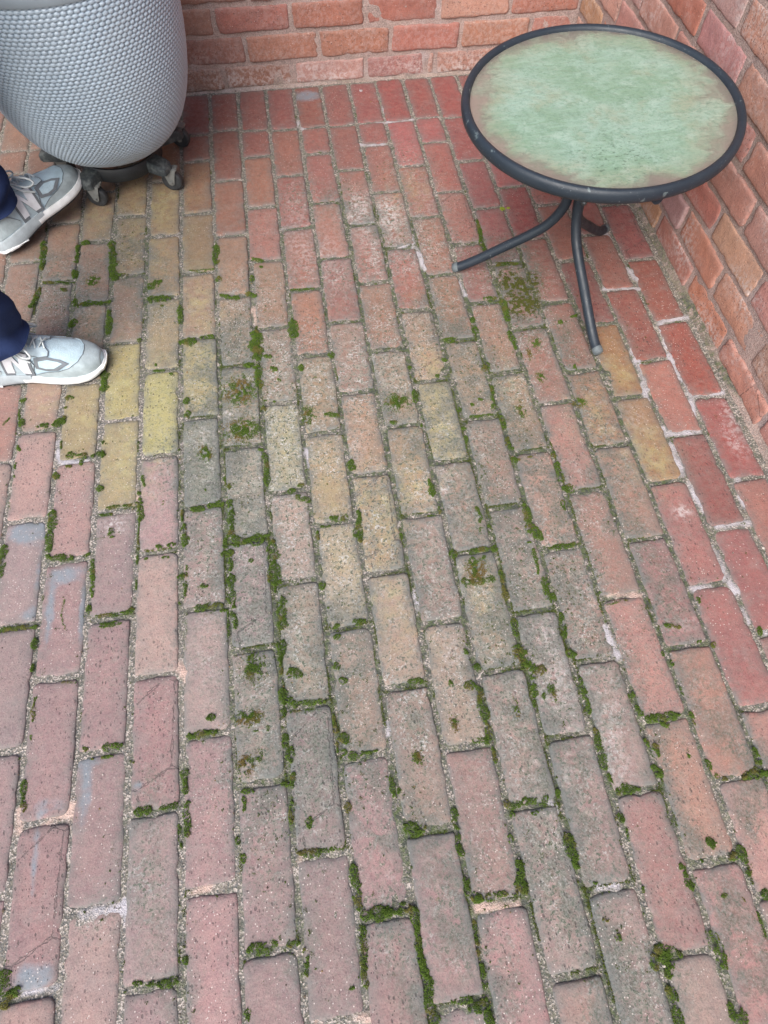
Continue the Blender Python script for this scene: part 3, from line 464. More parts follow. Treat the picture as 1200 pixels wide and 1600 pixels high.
# ------------------------------------------------------------------ the brick floor: mortar bed with every brick a part of it
res = .0062
gx = np.arange(-1.44, XR + .03, res); gy = np.arange(-1.30, YB + .02, res)
GX, GY = np.meshgrid(gx, gy); x = GX.ravel(); y = GY.ravel()
def bed_z(x, y):
    return -.0026 + (fbm(x * 60, y * 60, 41, 3) - .5) * .0050 + (fbm(x * 9, y * 9, 43, 2) - .5) * .0022
z = bed_z(x, y)
st = np.zeros((len(x), 4))
gm_ = grime(x, y)
mid = np.exp(-(((x - .22) / .42) ** 2 + ((y - .75) / .80) ** 2))
st[:, 0] = np.clip(mid * 1.25 * np.clip(fbm(x * 11, y * 11, 44) * 2.4 - .45, 0, 1.2) + .9 * gm_ + .22 * (y > 1.0) + .30 * fbm(x * 14, y * 14, 45) + .5 * np.exp(-((x - .72) / .22) ** 2 - ((y - .55) / .55) ** 2), 0, 1)
for s_ in MOSS:
    if s_[5] == 0:
        w_ = s_[4] / 1000
        bx0, bx1 = min(s_[0], s_[2]) / 1000 - .05, max(s_[0], s_[2]) / 1000 + .05
        by0, by1 = min(s_[1], s_[3]) / 1000 - .05, max(s_[1], s_[3]) / 1000 + .05
        ii = np.nonzero((x > bx0) & (x < bx1) & (y > by0) & (y < by1))[0]
        d = segdist(x[ii], y[ii], s_)
        st[ii, 0] = np.maximum(st[ii, 0], np.clip(1.1 - d / (w_ * 1.1 + .006), 0, .95))
for s_ in PAINT:
    w_ = s_[4] / 1000
    d = segdist(x, y, s_) + (fbm(x * 70, y * 70, 46) - .5) * .008
    k = np.clip((w_ * .66 - d) / .004, 0, 1) * np.clip(fbm(x * 40, y * 40, 47) * 2.6 - .4, .45, 1)
    if s_[5] == 1: st[:, 1] = np.maximum(st[:, 1], k)
    elif s_[5] == 2: st[:, 2] = np.maximum(st[:, 2], k)
    st[:, 0] *= 1 - .8 * k
    z = z + k * .0014
idx = np.arange(len(x)).reshape(GX.shape)
F = np.stack([idx[:-1, :-1], idx[:-1, 1:], idx[1:, 1:], idx[1:, :-1]], -1).reshape(-1, 4)
patio = link('patio_floor', mesh_np('patio_floor', np.stack([x, y, z], -1), F, dict(stain=st)), MAT['mortar'])
props(patio, kind='structure')

rnd = random.Random(11)
for k, (c, ya, yb, r, g_, b_) in enumerate(BRICKS):
    ya, yb = ya / 1000, yb / 1000
    jw = rnd.uniform(.0060, .0110); jl = rnd.uniform(.0065, .0120)
    w, l = W - jw, (ya - yb) - jl
    if l < .03: continue
    cx = X0 + (c + .5) * W + rnd.uniform(-.0012, .0012); cy = (ya + yb) / 2
    V, Fq, edge = brick_geo(w, l, k + 1)
    rot = rnd.gauss(0, .006); ca, sa_ = math.cos(rot), math.sin(rot)
    wx = cx + V[:, 0] * ca - V[:, 1] * sa_; wy = cy + V[:, 0] * sa_ + V[:, 1] * ca
    tint = tint_of((r, g_, b_)) * (1 + .12 * min(1, max(0, (cy - 1.1) / .5)))     # tint lightened towards the back wall to make up for weaker light there
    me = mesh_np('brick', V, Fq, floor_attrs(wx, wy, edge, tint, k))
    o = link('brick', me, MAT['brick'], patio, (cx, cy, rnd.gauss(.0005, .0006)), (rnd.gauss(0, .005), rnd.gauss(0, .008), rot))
vv, ff, at, nb = [], [], {'base': [], 'stain': [], 'wear': []}, 0
for k, (c, ya, yb, r, g_, b_) in enumerate(FAR_BRICKS):
    ya, yb = ya / 1000, yb / 1000
    l = ya - yb - .011
    if l < .03: continue
    V, Fq, edge = brick_geo(W - .012, l, 500 + k, lo=True)
    cx = X0 + (c + .5) * W; cy = (ya + yb) / 2
    a = floor_attrs(V[:, 0] + cx, V[:, 1] + cy, edge, tint_of((r, g_, b_)), k)
    vv.append(V + np.array([cx, cy, 0])); ff.append(Fq + nb); nb += len(V)
    for q in at: at[q].append(a[q])
o = link('outlying_bricks', mesh_np('outlying_bricks', np.concatenate(vv), np.concatenate(ff), {q: np.concatenate(at[q]) for q in at}), MAT['brick'], patio)
o['kind'] = 'stuff'

# ------------------------------------------------------------------ brick walls
CZ = [0.0, .073, .155, .234, .315, .391, .471]
while CZ[-1] < 1.35: CZ.append(CZ[-1] + .0795)
def wall(name, label, origin, rz, length, heads, tintf, visible, whitef, extra=None):
    """a wall in its own frame: x along it, z up, face at y = 0 looking to -y"""
    root = empty(name, origin, rz); props(root, label, 'brick wall')
    H = CZ[-1]
    core = MB().box(-.2 if extra is None else extra, length, .006, .20, -.05, H).build('wall_core', MAT['wall_core'], root, smooth=False)
    xs = np.arange(0, length + .007, .008); zs = np.arange(-.01, .80, .007)
    A, B = np.meshgrid(xs, zs); a = A.ravel(); b = B.ravel()
    dep = .0035 + (fbm(a * 40, b * 40, 61) - .5) * .005
    st = np.zeros((len(a), 4))
    st[:, 0] = .25 * fbm(a * 8, b * 8, 62) + np.clip(.035 - b, 0, .035) / .035 * .45 * fbm(a * 15, b * 15, 66)
    st[:, 2] = .35 * np.clip(fbm(a * 10, b * 10, 63) * 1.8 - .9, 0, 1)
    st[:, 1] = .6 * np.clip(fbm(a * 17, b * 17, 64) * 2.2 - 1.4, 0, 1)
    idx = np.arange(len(a)).reshape(A.shape)
    Fm = np.stack([idx[:-1, :-1], idx[:-1, 1:], idx[1:, 1:], idx[1:, :-1]], -1).reshape(-1, 4)
    link('mortar', mesh_np('mortar', np.stack([a, dep, b], -1), Fm, dict(stain=st)), MAT['wall_mortar'], root)
    rr = random.Random(len(name) * 7 + int(length * 100))
    acc = ([], [], {'base': [], 'stain': [], 'wear': []}); nb = 0
    for ci in range(len(CZ) - 1):
        z0, z1 = CZ[ci], CZ[ci + 1]
        hs = sorted(heads(ci)); hs = [0.0] + [h_ for h_ in hs if .03 < h_ < length - .03] + [length]
        for q in range(len(hs) - 1):
            xa, xb = hs[q], hs[q + 1]
            jl, jh = rr.uniform(.010, .015), rr.uniform(.010, .014)
            l, hgt = xb - xa - jl, z1 - z0 - jh
            if l < .015: continue
            xm, zm = (xa + xb) / 2, (z0 + z1) / 2
            vis = visible(xm, zm)
            V, Fq, edge = brick_geo(hgt, l, 1000 + ci * 40 + q + int(length * 10) * 500, rc=.006, rough=.0016, lump=.0015, depth=.02, lo=not vis, bev=.0024)
            # face-up brick (x = height, y = length, z = out) to wall frame
            Vw = np.stack([V[:, 1], -V[:, 2], V[:, 0]], -1)
            Fq = Fq[:, ::-1]
            yoff = rr.gauss(-.001, .0016); tilt = rr.gauss(0, .012)
            tint = tintf(xm, zm, rr)
            n = len(V); base = np.ones((n, 4)); base[:, :3] = tint
            st = np.zeros((n, 4)); we = np.ones((n, 4)); wx = Vw[:, 0] + xm; wz = Vw[:, 2] + zm
            st[:, 2] = whitef(wx, wz); we[:, 0] = edge * .8; we[:, 1] = 0; we[:, 2] = rr.random()
            at = dict(base=base, stain=st, wear=we)
            if vis:
                Vw[:, 1] += Vw[:, 0] * tilt
                link('brick', mesh_np('brick', Vw, Fq, at), MAT['wall_brick'], root, (xm, yoff, zm), (0, rr.gauss(0, .006), 0))
            else:
                acc[0].append(Vw + np.array([xm, yoff, zm])); acc[1].append(Fq + nb); nb += n
                for a_ in at: acc[2][a_].append(at[a_])
    o = link('upper_bricks', mesh_np('upper_bricks', np.concatenate(acc[0]), np.concatenate(acc[1]), {q: np.concatenate(acc[2][q]) for q in acc[2]}), MAT['wall_brick'], root)
    o['kind'] = 'stuff'
    return root
MAT['wall_core'] = plain('wall_core', (.30, .24, .22), .9)

BW_X = -2.0           # left end of the back wall
hb = {0: [-.173, .051, .288, .486, .521, .74], 1: [-.091, .139, .368, .597, .828], 2: [-.171, .058, .289, .521, .75], 3: [-.06, .17, .40, .63, .86]}
def heads_back(ci):
    h_ = list(hb.get(ci, [-.171, .058, .289, .521, .75] if ci % 2 == 0 else [-.06, .17, .40, .63, .86]))
    while h_[0] > BW_X: h_.insert(0, h_[0] - .231)
    return [v - BW_X for v in h_]
def tint_back(xm, zm, rr):
    if zm < .073: c = np.array([172, 120, 108]) if xm + BW_X > .0 else np.array([150, 104, 86])
    else: c = np.array([170, 104, 86]) if xm + BW_X > -.1 else np.array([148, 98, 80])
    c = c + rr.gauss(0, 7) + np.array([0, rr.gauss(0, 4), rr.gauss(0, 4)])
    return tint_of(c, .27) * 1.44
def white_back(wx, wz):
    return np.clip(np.exp(-np.clip(wz, 0, 1) / .05) * (fbm(wx * 8, wz * 20, 71) * 2.0 - .45) + .22 * fbm(wx * 14, wz * 20, 72) * (wz < .5), 0, 1)
wall('brick_wall', 'red brick wall across the back, behind the grey grill', (BW_X, YB, 0), 0, XR - BW_X, heads_back, tint_back,
     lambda xm, zm: zm < .40 and xm + BW_X > -1.1, white_back)

# right wall: wall x runs from the back corner towards the viewer (world y = YB - x)
hr = {0: [1.362, 1.137, .92, .69], 1: [1.265, 1.047, .827], 2: [1.153, .934], 3: [1.065], 4: [1.17, 1.613], 5: [1.533, 1.313], 6: [1.392]}
def heads_right(ci):
    if ci in hr:
        p = hr[ci][0]
    else: p = 1.17 if ci % 2 == 0 else 1.07
    known = list(hr.get(ci, [p]))
    out = list(known)
    v = max(known) + .2215
    while v < YB: out.append(v); v += .2215
    known.sort()
    if ci == 4: out.append(1.39)
    v = min(known) - .2215
    while v > -1.3: out.append(v); v -= .2215
    return [YB - v for v in out]
def tint_right(xm, zm, rr):
    c = np.array([206, 142, 124]) if zm < .075 else np.array([208, 150, 135])
    q = rr.random()
    if q < .2: c = np.array([202, 156, 150])
    elif q < .32: c = np.array([208, 158, 120])
    elif q < .5: c = np.array([206, 132, 108])
    c = c + rr.gauss(0, 6) + np.array([0, rr.gauss(0, 4), rr.gauss(0, 5)])
    return tint_of(c, .14)
def white_right(wx, wz):
    return np.clip(fbm(wx * 7, wz * 12, 73) * 1.7 - .75 + np.clip((wz - .2), 0, .3) * .6, 0, .9)
wall('brick_wall', 'pinkish brick wall running along the right, beside the glass table', (XR, YB, 0), -math.pi / 2, YB + 1.28, heads_right, tint_right,
     lambda xm, zm: zm < .62 and YB - xm > .35, white_right)

# mortar fillets where the floor meets the walls
def fillet(name, pts, wd, hgt, greens, parent):
    n = len(pts); vs_, at = [], []
    prof = [(-wd, -.006), (-wd * .75, -.001), (-wd * .4, hgt * .25), (-wd * .12, hgt * .7), (0.004, hgt)]
    for i, (px, py, nx_, ny_) in enumerate(pts):
        for k, (d, zz) in enumerate(prof):
            j = (float(fbm(np.array([px * 30 + k]), np.array([py * 30]), 81)[0]) - .5)
            vs_.append((px + nx_ * (d + j * .008), py + ny_ * (d + j * .008), zz + j * .005 + (0 if k < 4 else .001)))
            at.append((greens * float(np.clip(fbm(np.array([px * 9]), np.array([py * 9 + k * .2]), 82)[0] * 2.2 - .55, 0, 1)), .35 * float(np.clip(fbm(np.array([px * 14]), np.array([py * 14]), 83)[0] * 2.4 - 1.2, 0, 1)), 0, 1))
    m = len(prof)
    f = np.array([[i * m + k, (i + 1) * m + k, (i + 1) * m + k + 1, i * m + k + 1] for i in range(n - 1) for k in range(m - 1)])
    link(name, mesh_np(name, vs_, f, dict(stain=np.array(at))), MAT['fillet'], parent)
MAT['fillet'] = mortar_material('fillet_mortar', (.38, .28, .245), (.27, .21, .18), True)
fillet('mortar_fillet', [(XR, yy, 1, 0) for yy in np.arange(-1.25, YB, .012)], .014, .012, 1.0, patio)
fillet('mortar_fillet', [(xx, YB, 0, 1) for xx in np.arange(-1.9, XR, .012)], .007, .004, .25, patio)

# ------------------------------------------------------------------ moss
t = NT('moss')
mc, _ = t.attr('tuft'); r_, g_, b_ = t.sep(mc)[:3]
c = t.mix(r_, (.030, .058, .008), (.120, .185, .027))
c = t.mix(g_, c, (.16, .105, .04)); c = t.mix(b_, c, (.30, .36, .04))
MAT['moss'] = t.set(Base_Color=c, Roughness=.9, Specular_IOR_Level=.2)

def tufts(points, heights, sizes, tones, rng):
    """little three-sided leaf spikes"""
    n = len(points)
    a = rng.uniform(0, 2 * np.pi, n); lean = rng.normal(0, .55, (n, 2))
    vs_ = np.zeros((n, 4, 3), np.float32)
    for k in range(3):
        an = a + k * 2.0944
        vs_[:, k, 0] = points[:, 0] + np.cos(an) * sizes * .62; vs_[:, k, 1] = points[:, 1] + np.sin(an) * sizes * .62; vs_[:, k, 2] = points[:, 2]
    vs_[:, 3, 0] = points[:, 0] + lean[:, 0] * sizes; vs_[:, 3, 1] = points[:, 1] + lean[:, 1] * sizes; vs_[:, 3, 2] = points[:, 2] + heights
    b = np.arange(n)[:, None] * 4
    f = np.concatenate([b + np.array([0, 1, 3]), b + np.array([1, 2, 3]), b + np.array([2, 0, 3])], 1).reshape(-1, 3)
    col = np.ones((n, 4, 4), np.float32); col[:, :, :3] = tones[:, None, :]
    col[:, :3, 0] *= .45                                     # the foot of each spike is a deeper green
    return vs_.reshape(-1, 3), f, col.reshape(-1, 4)

rng = np.random.default_rng(5)
P_, Hh, Sz, Tn = [], [], [], []
for (ax, ay, bx, by, w_, kind) in MOSS:
    ax, ay, bx, by = ax / 1000, ay / 1000, bx / 1000, by / 1000
    w_ = max(w_, 4) / 1000 * (1.38 if kind == 0 else 1.3)
    L = math.hypot(bx - ax, by - ay)
    area = L * w_ + .8 * w_ * w_
    n = int(area / (1.8e-6 if kind not in (1, 3) else 3.4e-6)) + 8
    tt = rng.uniform(0, 1, n); off = rng.uniform(-1, 1, n)
    ext = w_ * .5
    ux, uy = ((bx - ax) / L, (by - ay) / L) if L > 1e-6 else (1, 0)
    s_ = -ext * .6 + tt * (L + ext * 1.2)
    endf = np.clip(np.minimum(s_ + ext * .6, L + ext * .6 - s_) / (ext * .9 + 1e-6), 0, 1) ** .5
    px = ax + ux * s_; py = ay + uy * s_
    wn_ = np.clip(.12 + 1.65 * fbm(px * 75, py * 75, 91, 3), .30, 1.35)
    lim = w_ * .5 * wn_ * endf
    wig = (fbm(px * 60, py * 60, 95, 2) - .5) * w_ * .55
    px = px - uy * (off * lim + wig); py = py + ux * (off * lim + wig)
    if kind in (1, 3):
        q1, q2 = rng.normal(0, .42, n), rng.normal(0, .42, n)
        px = (ax + bx) / 2 + q1 * w_ * .6; py = (ay + by) / 2 + q2 * (L + w_ * .2) * .6; off = np.clip(np.hypot(q1, q2), 0, 1)
    nz = fbm(px * 160, py * 160, 92, 2)
    keep = nz > (.33 if kind == 0 else .42 if kind == 1 else .52 if kind == 3 else 0)
    px, py, off, nz = px[keep], py[keep], off[keep], nz[keep]
    n = len(px)
    hump = np.sqrt(np.clip(1 - off ** 2, 0, 1)) * min(w_ * .38, .0056)
    z0 = (-.0034 if kind == 0 else .0002) + hump * (1.15 if kind == 0 else .35)
    P_.append(np.stack([px, py, z0], -1)); Hh.append(rng.uniform(.0012, .0030, n)); Sz.append(rng.uniform(.0011, .0021, n))
    tn = np.zeros((n, 3)); tn[:, 0] = np.clip(rng.normal(.42, .22, n) + .3 * np.abs(off) + .5 * (fbm(px * 20, py * 20, 93) - .5), 0, 1)
    if kind == 0: tn[:, 1] = np.clip((fbm(px * 45, py * 45, 96, 2) - .62) * 4, 0, .5)
    if kind == 1: tn[:, 1] = np.clip((fbm(px * 60, py * 60, 94, 2) - .46) * 4, 0, .85)
    if kind == 2: tn[:, 2] = .8
    if kind == 3: tn[:, 0] *= .25; tn[:, 1] = rng.uniform(.1, .5, n)
    P_.append(np.zeros((0, 3))); Tn.append(tn)
# thin continuous growth creeping along the damp joints
for (c, ya, yb, *_c) in BRICKS:
    ya, yb = ya / 1000, yb / 1000
    xa, xb = X0 + c * W, X0 + (c + 1) * W
    for (ax, ay, bx, by) in ((xa, ya, xa, yb), (xa, yb, xb, yb)):
        n = int(math.hypot(bx - ax, by - ay) / .00055)
        tt = rng.uniform(0, 1, n); px = ax + (bx - ax) * tt; py = ay + (by - ay) * tt
        side = np.where(fbm(px * 13, py * 13, 97, 2) > .5, 1, -1) * .0042 + rng.normal(0, .0016, n)
        if ax == bx: px = px + side
        else: py = py + side
        want = grime(px, py) * .8 + .30 * np.exp(-(((px - .15) / .5) ** 2 + ((py - .75) / .85) ** 2))
        keep = fbm(px * 26, py * 26, 98, 3) < .235 + .42 * want
        px, py = px[keep], py[keep]; n = len(px)
        if n == 0: continue
        P_.append(np.stack([px, py, np.full(n, -.0020)], -1)); Hh.append(rng.uniform(.0010, .0026, n)); Sz.append(rng.uniform(.0011, .0020, n))
        tn = np.zeros((n, 3)); tn[:, 0] = rng.uniform(0, .55, n); tn[:, 1] = rng.uniform(0, .35, n); Tn.append(tn)
# scattered pinhead tufts on the damp bricks
cand = np.stack([rng.uniform(-.95, .93, 14000), rng.uniform(-.25, 2.0, 14000)], -1)
dens = blobmask(cand[:, 0], cand[:, 1], LICHEN, 5) * .7 + .6 * grime(cand[:, 0], cand[:, 1]) + .22 * np.exp(-(((cand[:, 0] - .05) / .55) ** 2 + ((cand[:, 1] - .8) / .7) ** 2))
cand = cand[rng.uniform(0, 1, len(cand)) < dens * 1.05]
for px, py in cand:
    k = int(rng.integers(2, 14)); r = rng.uniform(.0010, .0036) if rng.uniform() < .9 else rng.uniform(.004, .008)
    q = rng.normal(0, 1, (k, 2)) * r * .6
    P_.append(np.concatenate([np.array([px, py]) + q, np.full((k, 1), .0001)], 1))
    Hh.append(rng.uniform(.0006, .0016, k)); Sz.append(rng.uniform(.0009, .0017, k))
    tn = np.zeros((k, 3)); tn[:, 0] = rng.uniform(.0, .25, k); tn[:, 1] = rng.uniform(0, .2, k); Tn.append(tn)
V, Fm, cc = tufts(np.concatenate(P_), np.concatenate(Hh), np.concatenate(Sz), np.concatenate(Tn), rng)
mo = link('moss', mesh_np('moss', V, Fm, dict(tuft=cc), smooth=False), MAT['moss'])
props(mo, 'green moss growing in cushions along the joints and in dots on the paving bricks', 'moss', kind='stuff')

# ------------------------------------------------------------------ loose litter: crumbs of mortar, bark and dead leaf
t = NT('litter'); mc, _ = t.attr('tuft'); MAT['litter'] = t.set(Base_Color=mc, Roughness=.9)
rng = np.random.default_rng(8)
n = 1500
px = rng.uniform(-.95, .96, n); py = rng.uniform(-.30, 2.21, n)
# most of it collects in the joints and at the foot of the walls
col_ = np.round((px - X0) / W); injoint = rng.uniform(0, 1, n) < .45
px = np.where(injoint, X0 + col_ * W + rng.normal(0, .003, n), px)
foot = rng.uniform(0, 1, n) < .12; px = np.where(foot, XR - np.abs(rng.normal(.012, .012, n)), px)
foot2 = rng.uniform(0, 1, n) < .08; py = np.where(foot2, YB - np.abs(rng.normal(.012, .012, n)), py)
tones = np.array([(.30, .25, .20), (.10, .075, .05), (.045, .035, .025), (.42, .38, .34), (.20, .13, .06)])
cl = tones[rng.integers(0, 5, n)] * rng.uniform(.7, 1.2, (n, 1))
sz = rng.uniform(.0009, .0024, n) * np.where(rng.uniform(0, 1, n) < .05, 1.7, 1.0)
V = np.zeros((n, 5, 3)); an = rng.uniform(0, 6.28, n); el = rng.uniform(.5, 1.0, n)
for k in range(4):
    a = an + k * math.pi / 2
    r_ = sz * (el if k % 2 else 1.0) * rng.uniform(.7, 1.2, n)
    V[:, k, 0] = px + np.cos(a) * r_; V[:, k, 1] = py + np.sin(a) * r_; V[:, k, 2] = .0002
V[:, 4, 0] = px; V[:, 4, 1] = py; V[:, 4, 2] = .0004 + sz * rng.uniform(.4, .9, n)
b = np.arange(n)[:, None] * 5
F = np.concatenate([b + np.array([k, (k + 1) % 4, 4]) for k in range(4)], 1).reshape(-1, 3)
cc = np.ones((n, 5, 4)); cc[:, :, :3] = cl[:, None, :]
props(link('litter', mesh_np('litter', V.reshape(-1, 3), F, dict(tuft=cc.reshape(-1, 4)), smooth=False), MAT['litter']),
      'crumbs of mortar, bark and dead leaf scattered over the brick paving', 'litter', kind='stuff')
# ------------------------------------------------------------------ round side table with an algae-filmed glass top
t = NT('table_paint'); O = t.coord('Object')
n = t.noise(O, 34, 4, .6)
c = t.mix(t.noise(O, 12, 3), (.012, .020, .031), (.024, .034, .046))
chip = t.ramp(t.noise(O, 42, 5, .62), .650, .675)
c = t.mix(t.mth('MULTIPLY', chip, .85), c, (.105, .135, .145))
dust = t.ramp(t.noise(O, 260, 2, .6), .68, .74)
c = t.mix(t.mth('MULTIPLY', dust, .5), c, (.22, .25, .27))
MAT['table_paint'] = t.set(Base_Color=c, Roughness=t.ramp(n, .3, .7, .38, .55), Normal=t.bump(t.noise(O, 220, 2), .0006, .5), Specular_IOR_Level=.40)
MAT['cap'] = plain('foot_cap_rubber', (.10, .12, .13), .7, var=.3, scale=60)
MAT['bolt'] = plain('dull_bolt', (.09, .10, .11), .45, .6, .3, 80)

t = NT('filmed_glass'); O = t.coord('Object')
streak = t.noise(t.mapping(O, (16, 52, 1), (0, 0, .55)), 1.0, 5, .62, .8)
cloud = t.noise(O, 6.5, 5, .6)
grain = t.noise(O, 130, 3, .7)
xyz = t.n('ShaderNodeSeparateXYZ'); t.l(O, xyz.inputs[0])
rad = t.mth('SQRT', t.mth('ADD', t.mth('MULTIPLY', xyz.outputs[0], xyz.outputs[0]), t.mth('MULTIPLY', xyz.outputs[1], xyz.outputs[1])))
rn = t.mth('ADD', rad, t.mth('MULTIPLY', t.mth('SUBTRACT', t.noise(O, 8, 5, .65), .5), .20))
rn = t.mth('ADD', rn, t.mth('MULTIPLY', t.mth('SUBTRACT', streak, .5), .06))
film = t.ramp(rn, .218, .268, 1, 0)                      # the film thins out to bare glass towards the rim
film = t.mth('MULTIPLY', film, t.ramp(streak, .12, .42, .80, 1))
fc = t.mix(t.ramp(cloud, .35, .65), (.165, .265, .180), (.240, .350, .290))
fc = t.mix(t.ramp(streak, .35, .72, 0, .55), fc, (.290, .415, .345))
fc = t.mix(t.ramp(t.noise(O, 9, 5, .65), .50, .68, 0, .60), fc, (.25, .27, .19))
fc = t.mix(t.ramp(t.noise(O, 28, 5, .7), .52, .68, 0, .45), fc, (.345, .445, .385))
fc = t.mix(t.ramp(rn, .17, .25, 0, .55), fc, (.27, .26, .19))
fc = t.mix(t.ramp(grain, .46, .66, 0, .55), fc, (.13, .22, .16))
# dark specks, thickest in one patch on the near side
off = t.mapping(O, (1, 1, 1)); sp = t.n('ShaderNodeVectorMath', operation='DISTANCE'); t.l(O, sp.inputs[0]); sp.inputs[1].default_value = (-.02, -.175, 0)
near = t.ramp(sp.outputs['Value'], .02, .14, 1, 0)
speck = t.mth('MULTIPLY', t.ramp(t.noise(t.mapping(O, (1, 1.8, 1)), 95, 5, .75), .55, .64), t.mth('ADD', t.mth('MULTIPLY', near, .60), .16))
fc = t.mix(speck, fc, (.05, .085, .06))
diff = t.n('ShaderNodeBsdfPrincipled'); t.l(fc, diff.inputs['Base Color']); diff.inputs['Roughness'].default_value = .30; diff.inputs['Specular IOR Level'].default_value = .4
pb = t.bump(t.mth('ADD', streak, t.mth('MULTIPLY', grain, .4)), .0022, .7); t.l(pb, diff.inputs['Normal'])
gl = t.b; gl.inputs['Base Color'].default_value = (.80, .86, .84, 1); gl.inputs['Roughness'].default_value = .30; gl.inputs['IOR'].default_value = 1.12
gl.inputs['Transmission Weight'].default_value = 1.0; t.l(pb, gl.inputs['Normal'])
hz = t.n('ShaderNodeBsdfDiffuse'); hz.inputs[0].default_value = (.36, .31, .27, 1)
mg = t.n('ShaderNodeMixShader'); mg.inputs[0].default_value = .34; t.l(gl.outputs[0], mg.inputs[1]); t.l(hz.outputs[0], mg.inputs[2])
ms_ = t.n('ShaderNodeMixShader'); t.l(film, ms_.inputs[0]); t.l(mg.outputs[0], ms_.inputs[1]); t.l(diff.outputs[0], ms_.inputs[2]); t.l(ms_.outputs[0], t.out.inputs[0])
MAT['glass'] = t.m

TC = (.6385, 1.215)
TZ, TR = .4465, .283
TA, TB = .034, .0186            # the top leans slightly
tilt = lambda x_, y_: TA * x_ + TB * (y_ - .022)
tab = empty('side_table', (TC[0], TC[1], 0))
props(tab, 'round side table with a green algae-filmed glass top, dark metal rim and three curved legs', 'table')
rim = [(TR - .0165, 0), (TR - .0135, .0035), (TR - .008, .005), (TR - .003, .0035), (TR, -.003), (TR + .0006, -.010), (TR - .001, -.018), (TR - .006, -.0235), (TR - .014, -.025), (TR - .018, -.022), (TR - .0185, -.010)]
TL, TRT = (.002, .022, TZ), (TB, -TA, 0)
MB().lathe(rim, 128, close=True).build('rim', MAT['table_paint'], tab, loc=TL, rot=TRT)
MB().lathe([(0.0005, -.0085), (.10, -.0085), (.20, -.0085), (TR - .0175, -.0085), (TR - .0175, -.0035), (.20, -.0035), (.10, -.0035), (0.0005, -.0035)], 96).build('glass_top', MAT['glass'], tab, loc=TL, rot=TRT)
for deg, rf in ((162, .2587), (-79.7, .2655), (39.9, .272)):
    a = math.radians(deg); ca, sa_ = math.cos(a), math.sin(a)
    k = rf / .2655
    tz = TZ - .012 + tilt(.24 * ca, .24 * sa_)
    pr = [(.240, tz - .022), (.190, tz - .030), (.120, .385), (.060, .340), (.026, .290), (.0185, .255), (.024, .214), (.047, .172), (.085, .136), (.130, .101), (.190, .054), (.235, .0225), (.263 * k, .0125)]
    pts = spline([(r * ca, r * sa_, z_) for r, z_ in pr], 6)
    lg = MB().tube(pts, .0118, 16).build('leg', MAT['table_paint'], tab)
    e1 = Vector(pts[-1]); d_ = (Vector(pts[-1]) - Vector(pts[-4])).normalized()
    MB().tube([e1 - d_ * .012, e1 - d_ * .002, e1 + d_ * .003, e1 + d_ * .0055], [.0124, .0126, .0105, .004], 16).build('foot_cap', MAT['cap'], lg)
    # bolt heads where the three legs are drawn together, and brackets under the rim
    b0 = Vector((.030 * ca, .030 * sa_, .258))
    MB().tube([b0, b0 + Vector((ca, sa_, 0)) * .006, b0 + Vector((ca, sa_, 0)) * .009], [.0065, .0065, .003], 10).build('bolt', MAT['bolt'], lg)
    bm_ = Matrix.Translation((.215 * ca, .215 * sa_, tz - .018)) @ Matrix.Rotation(a, 4, 'Z')
    MB().prism([(-.02, -.011), (.022, -.011), (.022, .011), (-.02, .011)], .004, bm_).build('bracket', MAT['table_paint'], lg, bevel=.001)
MB().lathe([(.0005, .246), (.0075, .246), (.0085, .25), (.0085, .263), (.0075, .267), (.0005, .267)], 20).build('hub', MAT['bolt'], tab)

# ------------------------------------------------------------------ dimpled kamado grill on its rolling stand
GC = (-.476, 1.820)
MAT['ceramic'] = None
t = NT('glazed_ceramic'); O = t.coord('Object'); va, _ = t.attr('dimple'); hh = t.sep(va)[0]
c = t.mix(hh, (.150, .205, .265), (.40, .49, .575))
c = t.mix(t.ramp(t.noise(O, 7, 4), .35, .7, 0, .30), c, (.36, .40, .43))
c = t.mix(t.ramp(t.noise(O, 95, 3, .7), .60, .70, 0, .35), c, (.14, .15, .15))
sx = t.n('ShaderNodeSeparateXYZ'); t.l(O, sx.inputs[0])
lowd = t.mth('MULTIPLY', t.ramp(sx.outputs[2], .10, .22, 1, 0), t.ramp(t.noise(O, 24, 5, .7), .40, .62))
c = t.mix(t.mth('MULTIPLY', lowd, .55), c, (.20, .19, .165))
MAT['ceramic'] = t.set(Base_Color=c, Roughness=.30, Specular_IOR_Level=.55, Normal=t.bump(t.noise(O, 170, 3), .0006, .5))
MAT['ceramic_plain'] = plain('ceramic_plain', (.26, .31, .355), .42, var=.08, scale=14)
MAT['steel_band'] = plain('steel_band', (.10, .11, .12), .35, .7, .2, 20)

def prof_r(z):
    w_ = np.clip((.547 - z) / (.547 - .102), 0, 1)
    return .268 * np.clip(1 - w_ ** 2.662, 0, None) ** (1 / 3.357)

